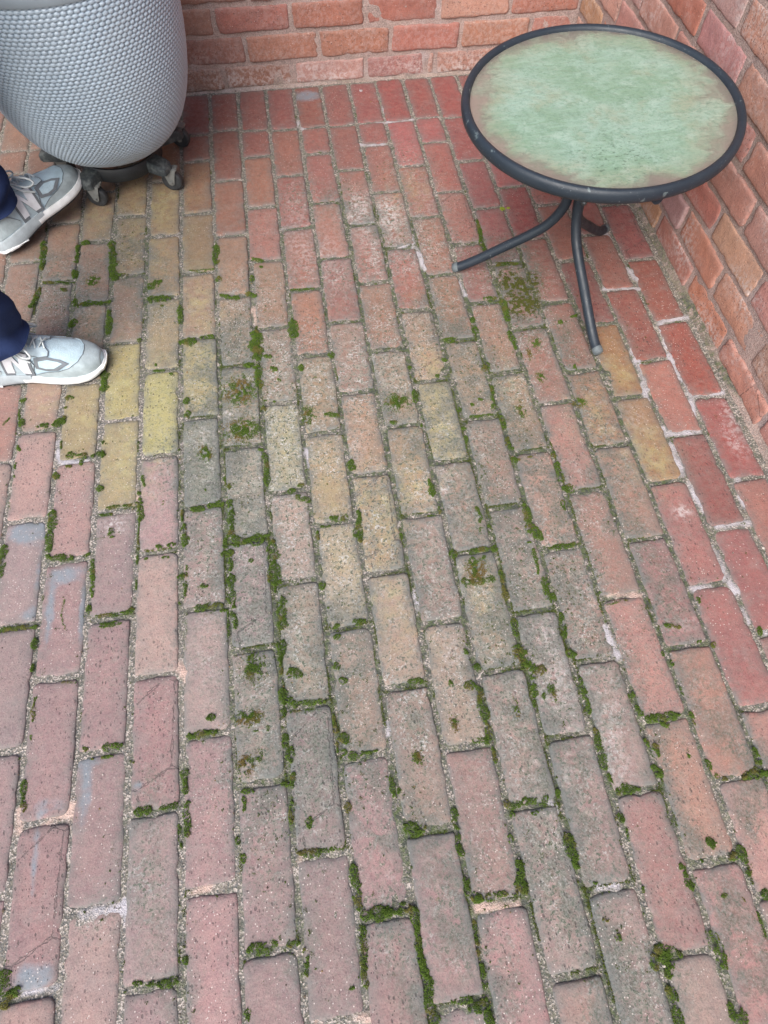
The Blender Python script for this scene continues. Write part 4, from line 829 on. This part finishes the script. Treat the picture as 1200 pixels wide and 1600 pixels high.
def dimple_mesh(name, zs, rs, nb, amp, per=7, flip=False):
    """surface of revolution covered in raised oval beads set in offset rows"""
    s_ = np.concatenate([[0], np.cumsum(np.hypot(np.diff(rs), np.diff(zs)))])
    pitch = 2 * math.pi * .268 / nb * .60
    dr = np.concatenate([[0], np.cumsum(np.diff(s_) / (pitch * np.clip(.5 * (rs[1:] + rs[:-1]) / .268, .30, 1)))])   # bead row number along the curve
    rows = np.arange(0, dr[-1], 1.0 / 5.5)
    z_ = np.interp(rows, dr, zs); r_ = np.interp(rows, dr, rs)
    dzr = np.gradient(z_, rows); drr = np.gradient(r_, rows); ln = np.hypot(dzr, drr) + 1e-9
    nr, nz = dzr / ln, -drr / ln
    nt = nb * per
    th = np.arange(nt) * 2 * math.pi / nt
    T, R_ = np.meshgrid(th, rows)
    U = T / (2 * math.pi) * nb
    best = np.full(U.shape, 9.0)
    r0 = np.floor(R_)
    for k in (0, 1):
        rr_ = r0 + k
        sh = np.where(np.mod(rr_, 2) < .5, 0.0, .5)
        du = np.mod(U - sh, 1.0); du = np.minimum(du, 1 - du)
        best = np.minimum(best, np.hypot(du / .50, (R_ - rr_) / .54))
    fade = np.clip((dr[-1] - R_) / .6, 0, 1) * np.clip(R_ / 1.5, 0, 1)
    jit = .70 + .55 * h2(np.floor(U + .25), np.floor(R_ + .5), 5)
    U0 = U + .10 * np.sin(R_ * .61 + 3 * np.sin(T * 3)); hgt = np.sqrt(np.clip(1 - best ** 2, 0, 1)) * fade
    RR = r_[:, None] + nr[:, None] * (hgt - .5) * amp * jit; ZZ = z_[:, None] + nz[:, None] * (hgt - .5) * amp * jit
    V = np.stack([RR * np.cos(T), RR * np.sin(T), ZZ], -1).reshape(-1, 3)
    m = len(rows); idx = np.arange(m * nt).reshape(m, nt); nx_ = np.roll(idx, -1, 1)
    F = np.stack([idx[:-1], nx_[:-1], nx_[1:], idx[1:]], -1).reshape(-1, 4)
    at = np.ones((m * nt, 4)); at[:, 0] = np.clip(hgt.ravel() * 1.5, 0, 1)
    return mesh_np(name, V, F, dict(dimple=at))

grill = empty('kamado_grill', (GC[0], GC[1], 0))
props(grill, 'big egg-shaped grey dimpled ceramic grill standing in the back left corner', 'grill')
zz = .102 + (.536 - .102) * (1 - np.cos(np.linspace(.02, math.pi / 2, 240)))
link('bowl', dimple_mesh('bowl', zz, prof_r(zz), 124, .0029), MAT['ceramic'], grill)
MB().lathe([(.0005, .1035), (.06, .1035), (prof_r(np.array([.1035]))[0] + .004, .1045)], 64).build('bowl_base', MAT['ceramic_plain'], grill)
MB().lathe([(.262, .532), (.270, .533), (.2715, .536), (.2715, .556), (.269, .559), (.250, .560), (.232, .558), (.232, .50)], 128).build('bowl_rim', MAT['ceramic_plain'], grill)
MB().lathe([(.266, .5605), (.275, .5605), (.276, .563), (.276, .602), (.275, .604), (.266, .604)], 128, close=True).build('band', MAT['steel_band'], grill)
zl = .600 + .300 * np.sin(np.linspace(0, math.pi / 2 * .93, 140)); rl = .268 * np.cos(np.linspace(0, math.pi / 2 * .93, 140)) ** .72
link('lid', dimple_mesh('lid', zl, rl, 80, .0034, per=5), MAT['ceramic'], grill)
MB().lathe([(.0005, .935), (.045, .935), (.050, .930), (.050, .905), (.060, .900), (.060, .885), (.0005, .885)], 40).build('vent_cap', MAT['steel_band'], grill)

MAT['stand'] = plain('stand_plastic', (.014, .017, .020), .55, var=.25, scale=20, bump=.0006)
t = NT('dusty_plastic'); O = t.coord('Object')
c = t.mix(t.ramp(t.noise(O, 60, 4, .7), .42, .66), (.028, .036, .040), (.085, .097, .097))
MAT['dusty'] = t.set(Base_Color=c, Roughness=.7, Normal=t.bump(t.noise(O, 200, 3), .001, .6))
MAT['zinc'] = plain('zinc_plate', (.20, .21, .205), .45, .25, .15, 40)
MAT['tyre'] = plain('black_tyre', (.030, .034, .038), .5, var=.3, scale=60)
MAT['wheel_core'] = plain('wheel_core', (.055, .06, .065), .5, var=.2, scale=60)
stand = empty('rolling_stand', (GC[0], GC[1], 0))
props(stand, 'black rolling stand with caster wheels under the grey dimpled grill', 'stand')
MB().lathe([(.086, .056), (.112, .056), (.116, .060), (.118, .088), (.114, .094), (.108, .094), (.092, .078), (.086, .070)], 72, close=True).build('ring', MAT['stand'], stand)
def caster(parent, cx, cy, heading):
    """caster with its wheel touching the floor at (cx, cy)"""
    ca, sa_ = math.cos(heading), math.sin(heading)
    R = .0285
    T4 = Matrix.Translation((cx, cy, R)) @ Matrix.Rotation(heading, 4, 'Z')
    # wheel axis is local y
    rot = T4 @ Matrix.Rotation(math.pi / 2, 4, 'X')
    cs = MB(); cs.prism([(-.020, -.011), (.022, -.011), (.022, .011), (-.020, .011)], .004, Matrix.Translation((0, 0, .033)))
    v = [(T4 @ Vector(p)) for p in cs.v]; cb = MB().add(v, cs.f)
    # two triangular cheek plates
    for sgn in (-1, 1):
        pl = [(-.019, .036), (.020, .036), (.012, .012), (.0075, -.006), (0, -.0095), (-.0075, -.005), (-.0100, .004)]
        mm = T4 @ Matrix.Translation((0, sgn * .0135 + .001, 0)) @ Matrix.Rotation(math.pi / 2, 4, 'X')
        cb.prism(pl, .002, mm)
    fk = cb.build('caster', MAT['zinc'], parent, bevel=.0005)
    w_ = MB().lathe([(.011, -.009), (.022, -.0095), (.0262, -.009), (.0285, -.006), (.0285, .006), (.0262, .009), (.022, .0095), (.011, .009)], 36, close=True)
    MB().add([rot @ Vector(p) for p in w_.v], w_.f).build('wheel', MAT['tyre'], fk)
    w_ = MB().lathe([(.0005, -.0075), (.0115, -.0075), (.0115, .0075), (.0005, .0075)], 24)
    MB().add([rot @ Vector(p) for p in w_.v], w_.f).build('wheel_core', MAT['wheel_core'], fk)
    w_ = MB().lathe([(.0005, -.0185), (.0032, -.0185), (.0042, -.016), (.0042, .016), (.0032, .0185), (.0005, .0185)], 14)
    MB().add([rot @ Vector(p) for p in w_.v], w_.f).build('axle_bolt', MAT['zinc'], fk)
ARMS = [(-35, .168, (-.340, 1.742), -12), (26, .190, (-.318, 1.945), -20), (105, .190, (-.52, 2.02), 110), (173, .226, (-.648, 1.842), -8), (235, .166, (-.548, 1.700), -15)]
for deg, re_, (wx, wy), hd in ARMS:
    a = math.radians(deg)
    mm = Matrix.Rotation(a, 4, 'Z')
    arm = MB()
    outl = [(.112, -.024), (re_ - .010, -.024), (re_, -.015), (re_, .015), (re_ - .010, .024), (.112, .024)]
    v = []
    n_ = len(outl)
    for zf, sc_, dx in ((.060, 1.0, 0), (.064, 1.0, 0), (.084, 1.0, -.001), (.092, .84, -.005)):
        for px, py in outl:
            zz_ = zf - max(0, px - re_ + .03) * .3 * (1 if zf > .08 else 0)
            v.append(mm @ Vector((px + dx if px < .12 else re_ - .03 + (px - re_ + .03) * sc_ + dx, py * sc_, zz_)))
    f = [tuple(range(n_))[::-1], tuple(range(3 * n_, 4 * n_))]
    for k in range(3):
        for i in range(n_): f.append((k * n_ + i, k * n_ + (i + 1) % n_, (k + 1) * n_ + (i + 1) % n_, (k + 1) * n_ + i))
    arm.add(v, f)
    am = arm.build('arm', MAT['dusty'], stand, bevel=.002, angle=30)
    caster(am, wx - GC[0], wy - GC[1], math.radians(hd))

# ------------------------------------------------------------------ person standing at the left edge
SUEDE = {}
def shade(name, col, rough=.8, bump=.0008, bs=420, var=.10):
    MAT[name] = plain(name, col, rough, 0, var, 45, bump, bs, .3)
shade('shoe_mesh', (.43, .56, .63), .85, .0018, 420, .10)
shade('suede', (.36, .43, .455), .85, .0010, 350, .14); shade('suede_pale', (.42, .52, .57), .85, .0010, 350, .12); shade('piping', (.16, .18, .20)); shade('midsole', (.74, .76, .77), .6, .0004)
shade('midsole_grey', (.36, .41, .44), .65); shade('outsole', (.035, .04, .05), .7); shade('lace', (.55, .60, .61), .9, .001, 1200); shade('letter', (.66, .68, .72), .5)
LS = .292
def ip(u, xs, ys): return np.interp(u, xs, ys)
U_ = [0, .015, .05, .12, .22, .34, .46, .58, .70, .80, .88, .94, .98, 1.0]
WD = [.004, .014, .0245, .0315, .0335, .0330, .0350, .0410, .0460, .0465, .0420, .0330, .0200, .005]
TP = [.052, .078, .092, .098, .098, .108, .100, .087, .073, .064, .0555, .0465, .0385, .030]
ZS = [.032, .032, .032, .032, .031, .029, .026, .024, .0225, .022, .0225, .024, .0255, .027]
ZB = [.004, .003, .0015, .0005, .0005, .0025, .0035, .001, 0, 0, .0015, .0045, .008, .011]
def upper(u, v, off=0.0):
    w_ = ip(u, U_, WD); tp = ip(u, U_, TP); zs = ip(u, U_, ZS) - .004
    a = np.pi * v
    cy = np.cos(a); sy = np.sin(a)
    y = -np.sign(cy) * np.abs(cy) ** .80 * (w_ + off); z = zs + (tp - zs + off) * np.abs(sy) ** .82
    bulge = 1 + .06 * np.sin(a * 2) ** 2
    return np.stack([u * LS + 0 * v, y * bulge, z], -1)
def side_w(u):  return ip(u, U_, WD) + .0035
def patch(poly, off, nu=26, nv=26):
    """a panel sewn on the upper: polygon in (length, girth) laid on the surface"""
    us = [p[0] for p in poly]; vs_ = [p[1] for p in poly]
    dense = []
    for i in range(len(poly)):
        a, b = poly[i], poly[(i + 1) % len(poly)]
        k = max(1, int(max(abs(b[0] - a[0]) / .02, abs(b[1] - a[1]) / .03)))
        for q in range(k): dense.append((a[0] + (b[0] - a[0]) * q / k, a[1] + (b[1] - a[1]) * q / k))
    pts = [Vector(p) for p in dense]
    def inside(x_, y_):
        c_ = False; n = len(dense)
        for i in range(n):
            a, b = dense[i], dense[i - 1]
            if (a[1] > y_) != (b[1] > y_) and x_ < (b[0] - a[0]) * (y_ - a[1]) / (b[1] - a[1]) + a[0]: c_ = not c_
        return c_
    for i in range(nu):
        for j in range(nv):
            x_ = min(us) + (max(us) - min(us)) * (i + .5) / nu; y_ = min(vs_) + (max(vs_) - min(vs_)) * (j + .5) / nv
            if inside(x_, y_): pts.append(Vector((x_, y_)))
    n = len(dense)
    vo, _, fo, *_r = delaunay_2d_cdt(pts, [], [list(range(n))], 1, 1e-6)
    uv = np.array([(p[0], p[1]) for p in vo])
    top = upper(uv[:, 0], uv[:, 1], off); bot = upper(uv[:, 0], uv[:, 1], -.0005)
    V = [tuple(p) for p in top]; F = [tuple(f) for f in fo]
    nb = len(V)
    # skirt down to the upper
    ring = []
    for d in dense:
        k = int(np.argmin((uv[:, 0] - d[0]) ** 2 + (uv[:, 1] - d[1]) ** 2)); ring.append(k)
    for k in ring: V.append(tuple(bot[k]))
    m = len(ring)
    for i in range(m): F.append((ring[i], ring[(i + 1) % m], nb + (i + 1) % m, nb + i))
    return MB().add(V, F)

def shoe(parent, loc, heading, mirror, label=None):
    root = empty('shoe', loc, heading); root.parent = parent
    root.scale = (1.05, 1.05, 1.08)
    if mirror: root.rotation_euler = (math.radians(-9), math.radians(-10), heading); root.location.z += .006
    def P(mb, name, mat, par=None, **kw):
        if mirror: mb.v = [(p[0], -p[1], p[2]) for p in mb.v]; mb.f = [tuple(reversed(q)) for q in mb.f]
        return mb.build(name, mat, par or root, **kw)
    us = np.concatenate([np.linspace(0, .06, 6), np.linspace(.1, .9, 22), np.linspace(.93, 1, 7)])
    vs_ = np.linspace(0, 1, 25)
    A, B = np.meshgrid(us, vs_, indexing='ij')
    S = upper(A.ravel(), B.ravel())
    n, m = len(us), len(vs_)
    F = [(i * m + j, (i + 1) * m + j, (i + 1) * m + j + 1, i * m + j + 1) for i in range(n - 1) for j in range(m - 1)]
    F += [tuple(range(m)), tuple((n - 1) * m + j for j in range(m))[::-1]]
    P(MB().add(S, F), 'upper', MAT['shoe_mesh'])
    # sole: outline rings
    def ring(u0, u1, zf, grow):
        uu = np.concatenate([np.linspace(u0, u0 + .05, 5), np.linspace(u0 + .08, u1 - .08, 18), np.linspace(u1 - .05, u1, 6)])
        w_ = side_w(uu) + grow
        if u0 > 0: w_[0] = side_w(u0) + grow
        x_ = uu * LS + np.where(uu < .03, -grow - .003, np.where(uu > .97, grow + .0005, 0)); z_ = zf(uu)
        return [(x_[i], -w_[i], z_[i]) for i in range(len(uu))] + [(x_[i], w_[i], z_[i]) for i in range(len(uu) - 1, -1, -1)]
    def sole(u0, u1, layers):
        mb = MB(); R_ = [ring(u0, u1, zf, g_) for zf, g_ in layers]; k = len(R_[0]); V = sum(R_, []); F = []
        for l_ in range(len(R_) - 1):
            for i in range(k): F.append((l_ * k + i, l_ * k + (i + 1) % k, (l_ + 1) * k + (i + 1) % k, (l_ + 1) * k + i))
        h_ = k // 2
        for base in (0, (len(R_) - 1) * k):
            for i in range(h_ - 1): F.append((base + i, base + i + 1, base + k - 2 - i, base + k - 1 - i))
        return mb.add(V, F)
    zb = lambda u: ip(u, U_, ZB); zs = lambda u: ip(u, U_, ZS)
    P(sole(0, 1, [(lambda u: zb(u), -.004), (lambda u: zb(u) + .001, -.001), (lambda u: zb(u) + .005, .0005)]), 'outsole', MAT['outsole'])
    P(sole(.40, 1, [(lambda u: zb(u) + .0045, .0005), (lambda u: zb(u) + .007, .0030), (lambda u: zb(u) + .013, .0038), (lambda u: zs(u) - .004, .0022), (lambda u: zs(u), .0002), (lambda u: zs(u) + .0005, -.004)]), 'midsole', MAT['midsole'])
    P(sole(0, .47, [(lambda u: zb(u) + .0045, .0005), (lambda u: zb(u) + .007, .0022), (lambda u: zb(u) + .012, .0030), (lambda u: zs(u) + .001, .0026), (lambda u: zs(u) + .004, .0006), (lambda u: zs(u) + .0045, -.004)]), 'heel_cushion', MAT['midsole_grey'])
    P(sole(.0, .22, [(lambda u: zb(u) + .0040, .0012), (lambda u: zb(u) + .006, .0036), (lambda u: zb(u) + .012 - np.maximum(u - .08, 0) * .07, .0038), (lambda u: zb(u) + .014 - np.maximum(u - .08, 0) * .07, .0020)]), 'heel_wedge', MAT['midsole'])
    both = lambda poly: (poly, [(a, 1 - b) for a, b in poly][::-1])
    P(patch([(.50, .015), (.60, .075), (.70, .115), (.78, .175), (.85, .29), (.885, .42), (.89, .5), (.885, .58), (.85, .71), (.78, .825), (.70, .885), (.60, .925), (.50, .985), (.75, .99), (.985, .99), (.985, .01), (.75, .01)], .0016, 30, 40), 'toe_guard', MAT['suede'])
    for pl in both([(.08, .02), (.04, .30), (.10, .42), (.22, .40), (.30, .33), (.40, .33), (.52, .27), (.545, .16), (.50, .02)]): P(patch(pl, .0013), 'side_panel', MAT['suede_pale'])
    for pl in both([(.36, .335), (.36, .43), (.50, .435), (.60, .455), (.645, .455), (.665, .40), (.66, .33), (.60, .285), (.50, .29)]): P(patch(pl, .0026), 'eyestay', MAT['suede_pale'])
    for pl in both([(.545, .115), (.56, .26), (.65, .315), (.735, .305), (.79, .255), (.70, .13), (.62, .10)]): P(patch(pl, .0022), 'vent_frame', MAT['piping'])
    for pl in both([(.575, .145), (.585, .225), (.655, .275), (.715, .270), (.745, .245), (.675, .155), (.62, .135)]): P(patch(pl, .0028), 'vent_mesh', MAT['shoe_mesh'])
    for pl in both([(.01, .03), (.01, .42), (.06, .46), (.13, .36), (.19, .22), (.28, .06), (.27, .03)]): P(patch(pl, .0024), 'heel_counter', MAT['suede'])
    P(patch([(.39, .44), (.39, .56), (.62, .545), (.62, .455)], .0012), 'tongue', MAT['suede'])
    def seam(poly, off, close=False):
        pl = poly + ([poly[0]] if close else [])
        dn = []
        for i in range(len(pl) - 1):
            for q in range(5): dn.append((pl[i][0] + (pl[i + 1][0] - pl[i][0]) * q / 5, pl[i][1] + (pl[i + 1][1] - pl[i][1]) * q / 5))
        dn.append(pl[-1])
        return MB().tube([upper(np.array([a]), np.array([b]), off)[0] for a, b in dn], .0008, 6)
    for pl in both([(.52, .03), (.60, .075), (.70, .115), (.78, .175), (.85, .29), (.885, .42), (.89, .5)]): P(seam(pl, .0018), 'seam', MAT['piping'])
    for pl in both([(.10, .42), (.22, .40), (.30, .33), (.40, .33), (.52, .27), (.545, .16), (.50, .03)]): P(seam(pl, .0016), 'seam', MAT['piping'])
    for pl in both([(.06, .46), (.13, .36), (.19, .22), (.28, .06)]): P(seam(pl, .0026), 'seam', MAT['piping'])
    for pl in both([(.645, .455), (.665, .40), (.66, .33), (.60, .285), (.50, .29)]): P(seam(pl, .0028), 'seam', MAT['piping'])
    # slanted capital letter on each flank: dark backing and pale face
    NL = [(0, 0), (.16, 1), (.42, 1), (.60, .42), (.74, 1), (1.0, 1), (.84, 0), (.58, 0), (.40, .58), (.26, 0)]
    def letter(gr):
        cx_, cy_ = .5, .5
        o_ = []
        for a, b in NL: o_.append((cx_ + (a - cx_) * (1 + gr), cy_ + (b - cy_) * (1 + gr * .8)))
        return o_
    for far_ in (False, True):
        flip = far_ != mirror
        for gr, off, nm, mt in ((.16, .0030, 'letter_outline', 'piping'), (-.06, .0040, 'letter', 'letter')):
            pl = [(.315 + .215 * (1 - a if flip else a), .035 + .265 * b) for a, b in letter(gr)]
            if far_: pl = [(a, 1 - b) for a, b in pl]
            P(patch(pl, off, 22, 18), nm, MAT[mt])
    # laces
    rows = [(.645, .43), (.59, .415), (.535, .40), (.48, .385), (.425, .375)]
    for i, (u, v) in enumerate(rows):
        a = upper(np.array([u]), np.array([v]), .004)[0]; b = upper(np.array([u - .035]), np.array([1 - v]), .004)[0]
        m_ = upper(np.array([u - .015]), np.array([.5]), .0055)[0]
        a2 = upper(np.array([u]), np.array([1 - v]), .004)[0]; b2 = upper(np.array([u - .035]), np.array([v]), .004)[0]
        P(MB().tube(spline([a, m_, b], 6), .0024, 8, flat=.6), 'lace', MAT['lace'])
        P(MB().tube(spline([a2, Vector(m_) + Vector((0, 0, .002)), b2], 6), .0024, 8, flat=.6), 'lace', MAT['lace'])
    kn = Vector(upper(np.array([.40]), np.array([.5]), .010)[0])
    for sgn in (-1, 1):
        lp = [kn, kn + Vector((.018, sgn * .016, .006)), kn + Vector((.045, sgn * .038, -.010)), kn + Vector((.050, sgn * .046, -.024)), kn + Vector((.030, sgn * .042, -.022)), kn + Vector((.010, sgn * .020, -.004)), kn]
        P(MB().tube(spline(lp, 6), .0023, 8), 'lace', MAT['lace'])
        en = [kn, kn + Vector((.004, sgn * .022, -.002)), kn + Vector((.018, sgn * .036, -.024)), kn + Vector((.040, sgn * .0405, -.043))]
        P(MB().tube(spline(en, 6), .0022, 8), 'lace', MAT['lace'])
    return root

def skin(name, nodes, edges, mat, parent, sub=2, root=0):
    me = bpy.data.meshes.new(name + '_tmp')
    me.from_pydata([n_[0] for n_ in nodes], edges, [])
    o = bpy.data.objects.new(name + '_tmp', me); COL.objects.link(o)
    o.modifiers.new('Skin', 'SKIN'); s_ = o.modifiers.new('Sub', 'SUBSURF'); s_.levels = s_.render_levels = sub
    for i, n_ in enumerate(nodes):
        sv = me.skin_vertices[0].data[i]; r_ = n_[1]; sv.radius = (r_, r_) if not hasattr(r_, '__len__') else r_
        sv.use_root = (i == root)
    dg = bpy.context.evaluated_depsgraph_get(); dg.update()
    m2 = bpy.data.meshes.new_from_object(o.evaluated_get(dg), depsgraph=dg)
    bpy.data.objects.remove(o); bpy.data.meshes.remove(me)
    m2.name = name
    m2.polygons.foreach_set('use_smooth', np.ones(len(m2.polygons), dtype=bool))
    return link(name, m2, mat, parent)

PX, PY = -.775, 1.31
pers = empty('person', (PX, PY, 0))
props(pers, 'person in dark navy trousers and pale grey running shoes, standing beside the grey grill', 'person')
NF = Vector((-.688 - PX, 1.098 - PY, 0)); FF = Vector((-.764 - PX, 1.572 - PY, 0))   # ankles
shoe(pers, (-.803 - PX, 1.104 - PY, 0), math.radians(-1.5), False)
fh = math.radians(46)
shoe(pers, (-.792 - PX, 1.522 - PY, 0), fh, True)

t = NT('navy_cloth'); O = t.coord('Object')
c = t.mix(t.noise(O, 14, 4), (.010, .020, .066), (.019, .036, .105))
weave = t.noise(t.mapping(O, (1, 1, .5)), 700, 2)
MAT['navy'] = t.set(Base_Color=c, Roughness=.85, Normal=t.bump(t.mth('ADD', weave, t.mth('MULTIPLY', t.noise(O, 30, 3), 2.5)), .0016, .7), Specular_IOR_Level=.25)
MAT['skin'] = plain('skin', (.50, .32, .25), .55, var=.06, scale=25)
MAT['shirt'] = plain('grey_shirt', (.20, .21, .23), .9, var=.1, scale=30, bump=.0006, bscale=500)
MAT['hair'] = plain('brown_hair', (.06, .04, .03), .6, var=.3, scale=80)

def leg_loft(mb, path, seed, cuffdir):
    """trouser leg: rings of an uneven tube with folds gathering above the cuff; open at the hem, with thickness"""
    pts = spline([p for p, _ in path], 10); rad = np.interp(np.linspace(0, 1, len(pts)), np.linspace(0, 1, len(path)), [r for _, r in path])
    n = 40; V = []
    for lay in (0, 1):
        for i, p in enumerate(pts):
            zc = p[2]
            for k in range(n):
                a = 2 * math.pi * k / n
                gather = math.exp(-max(0, zc - .105) / .10)
                fold = gather * (.0075 * math.sin((zc * 62 + 1.4 * math.sin(a + seed) + seed)) + .004 * math.sin(zc * 121 + 2 * math.sin(2 * a + seed)))
                fold += (noise.noise(Vector((math.cos(a) * 1.6, math.sin(a) * 1.6, zc * 7 + seed))) * .009)
                seam = .0
                r_ = rad[i] * (1 + .05 * math.cos(2 * a)) + fold + seam
                if i == 0: r_ += .001
                if lay: r_ -= .003
                front = math.cos(a - cuffdir)
                zz_ = zc + (gather ** 3) * (.016 * front)
                V.append((p[0] + r_ * math.cos(a), p[1] + r_ * math.sin(a), zz_))
    m = len(pts); F = []
    for i in range(m - 1):
        for k in range(n):
            k2 = (k + 1) % n
            F.append((i * n + k, i * n + k2, (i + 1) * n + k2, (i + 1) * n + k))
            b = m * n
            F.append((b + i * n + k2, b + i * n + k, b + (i + 1) * n + k, b + (i + 1) * n + k2))
    for k in range(n):
        k2 = (k + 1) % n
        F.append((k2, k, m * n + k, m * n + k2))
    mb.add(V, F)
tr = MB()
HN, HF = Vector((.02, -.09, .90)), Vector((.02, .09, .90))
def legpath(ft, hip):
    kn_ = Vector((ft[0] * .85 + .035, ft[1] * .62 + hip[1] * .38, .50))
    return [(Vector((ft[0] - .006, ft[1], .112)), .064), (Vector((ft[0] - .004, ft[1], .18)), .061), (Vector((ft[0] - .004, ft[1], .28)), .063), (kn_, .072), (hip * .55 + kn_ * .45 + Vector((0, 0, .03)), .083), (hip + Vector((-.02, 0, .05)), .096)]
leg_loft(tr, legpath(NF, HN), 1.0, 0.0)
leg_loft(tr, legpath(FF, HF), 4.0, fh)
hipsec = []
for zc, rx, ry in ((.80, .090, .160), (.90, .120, .182), (1.0, .114, .170), (1.06, .106, .158)):
    hipsec.append((zc, rx, ry))
V = [(.0 + rx * math.cos(2 * math.pi * k / 40), ry * math.sin(2 * math.pi * k / 40), zc) for zc, rx, ry in hipsec for k in range(40)]
F = [(i * 40 + k, i * 40 + (k + 1) % 40, (i + 1) * 40 + (k + 1) % 40, (i + 1) * 40 + k) for i in range(3) for k in range(40)] + [tuple(range(40))[::-1], tuple(range(120, 160))]
tr.add(V, F)
trousers = tr.build('trousers', MAT['navy'], pers)
# one continuous body; most of it is under the clothes
nodes = [((0, 0, .95), (.075, .11)), ((0, 0, 1.12), (.070, .10)), ((0, 0, 1.30), (.078, .115)), ((-.005, 0, 1.42), (.058, .095)), ((0, 0, 1.49), .048), ((.015, 0, 1.54), .052), ((.022, 0, 1.60), (.088, .070)), ((.018, 0, 1.67), (.088, .072)), ((.010, 0, 1.72), (.055, .045)),
         ((0, -.19, 1.40), .042), ((-.01, -.235, 1.13), .038), ((.03, -.25, .90), .026), ((.045, -.25, .83), (.028, .016)),
         ((0, .19, 1.40), .042), ((-.01, .235, 1.13), .038), ((.03, .25, .90), .026), ((.045, .25, .83), (.028, .016)),
         ((.01, -.09, .88), .058), (tuple(Vector((NF[0] * .85 + .03, NF[1] * .6 - .03, .50))), .050), ((NF[0], NF[1], .10), .030), ((NF[0] + .07, NF[1], .045), .020),
         ((.01, .09, .88), .058), (tuple(Vector((FF[0] * .85 + .03, FF[1] * .6 + .03, .50))), .050), ((FF[0], FF[1], .10), .030), ((FF[0] + .045, FF[1] + .048, .045), .020)]
edges = [(0, 1), (1, 2), (2, 3), (3, 4), (4, 5), (5, 6), (6, 7), (7, 8), (3, 9), (9, 10), (10, 11), (11, 12), (3, 13), (13, 14), (14, 15), (15, 16), (0, 17), (17, 18), (18, 19), (19, 20), (0, 21), (21, 22), (22, 23), (23, 24)]
nodes.append(((.108, 0, 1.60), .013)); edges.append((6, len(nodes) - 1))           # nose
for sgn, hnd in ((-1, 12), (1, 16)):
    hp = Vector(nodes[hnd][0])
    for q, (dx, ln) in enumerate(((.026, .070), (.010, .080), (-.007, .074), (-.023, .058))):
        b = hp + Vector((dx, 0, -.03)); nodes.append((tuple(b), .0095)); edges.append((hnd, len(nodes) - 1))
        nodes.append((tuple(b + Vector((.004, -sgn * .006, -ln * .55))), .0085)); edges.append((len(nodes) - 2, len(nodes) - 1))
        nodes.append((tuple(b + Vector((.003, -sgn * .020, -ln))), .0070)); edges.append((len(nodes) - 2, len(nodes) - 1))
    nodes.append((tuple(hp + Vector((.036, -sgn * .010, -.015))), .0105)); edges.append((hnd, len(nodes) - 1))
    nodes.append((tuple(hp + Vector((.048, -sgn * .022, -.050))), .0085)); edges.append((len(nodes) - 2, len(nodes) - 1))
skin('body', nodes, edges, MAT['skin'], pers)
sn = [((0, 0, 1.0), (.122, .172)), ((0, 0, 1.15), (.115, .158)), ((0, 0, 1.32), (.125, .190)), ((-.005, 0, 1.43), (.095, .165)), ((0, 0, 1.480), .066),
      ((0, -.195, 1.405), .078), ((-.008, -.232, 1.22), .060), ((0, .195, 1.405), .078), ((-.008, .232, 1.22), .060)]
skin('shirt', sn, [(0, 1), (1, 2), (2, 3), (3, 4), (3, 5), (5, 6), (3, 7), (7, 8)], MAT['shirt'], pers)
hm = MB(); V = []; F = []
for i in range(9):
    el = math.radians(-8 + i * 12.2)
    for k in range(28):
        a = 2 * math.pi * k / 28
        low = .0 if math.cos(a) < .3 else .35
        e2 = max(el, math.radians(-8) + low * 1.2)
        V.append((.008 + .102 * math.cos(a) * math.cos(e2), .084 * math.sin(a) * math.cos(e2), 1.665 + .098 * math.sin(e2)))
for i in range(8):
    for k in range(28): F.append((i * 28 + k, i * 28 + (k + 1) % 28, (i + 1) * 28 + (k + 1) % 28, (i + 1) * 28 + k))
F.append(tuple(8 * 28 + k for k in range(28)))
hm.add(V, F).build('hair', MAT['hair'], pers)
MAT['eye'] = plain('eye', (.04, .03, .03), .2)
for sgn in (-1, 1):
    e_ = MB().lathe([(.0005, -.011), (.008, -.008), (.011, 0), (.008, .008), (.0005, .011)], 14)
    MB().add([(p[0] + .092, p[1] + sgn * .032, p[2] + 1.632) for p in e_.v], e_.f).build('eye', MAT['eye'], pers)
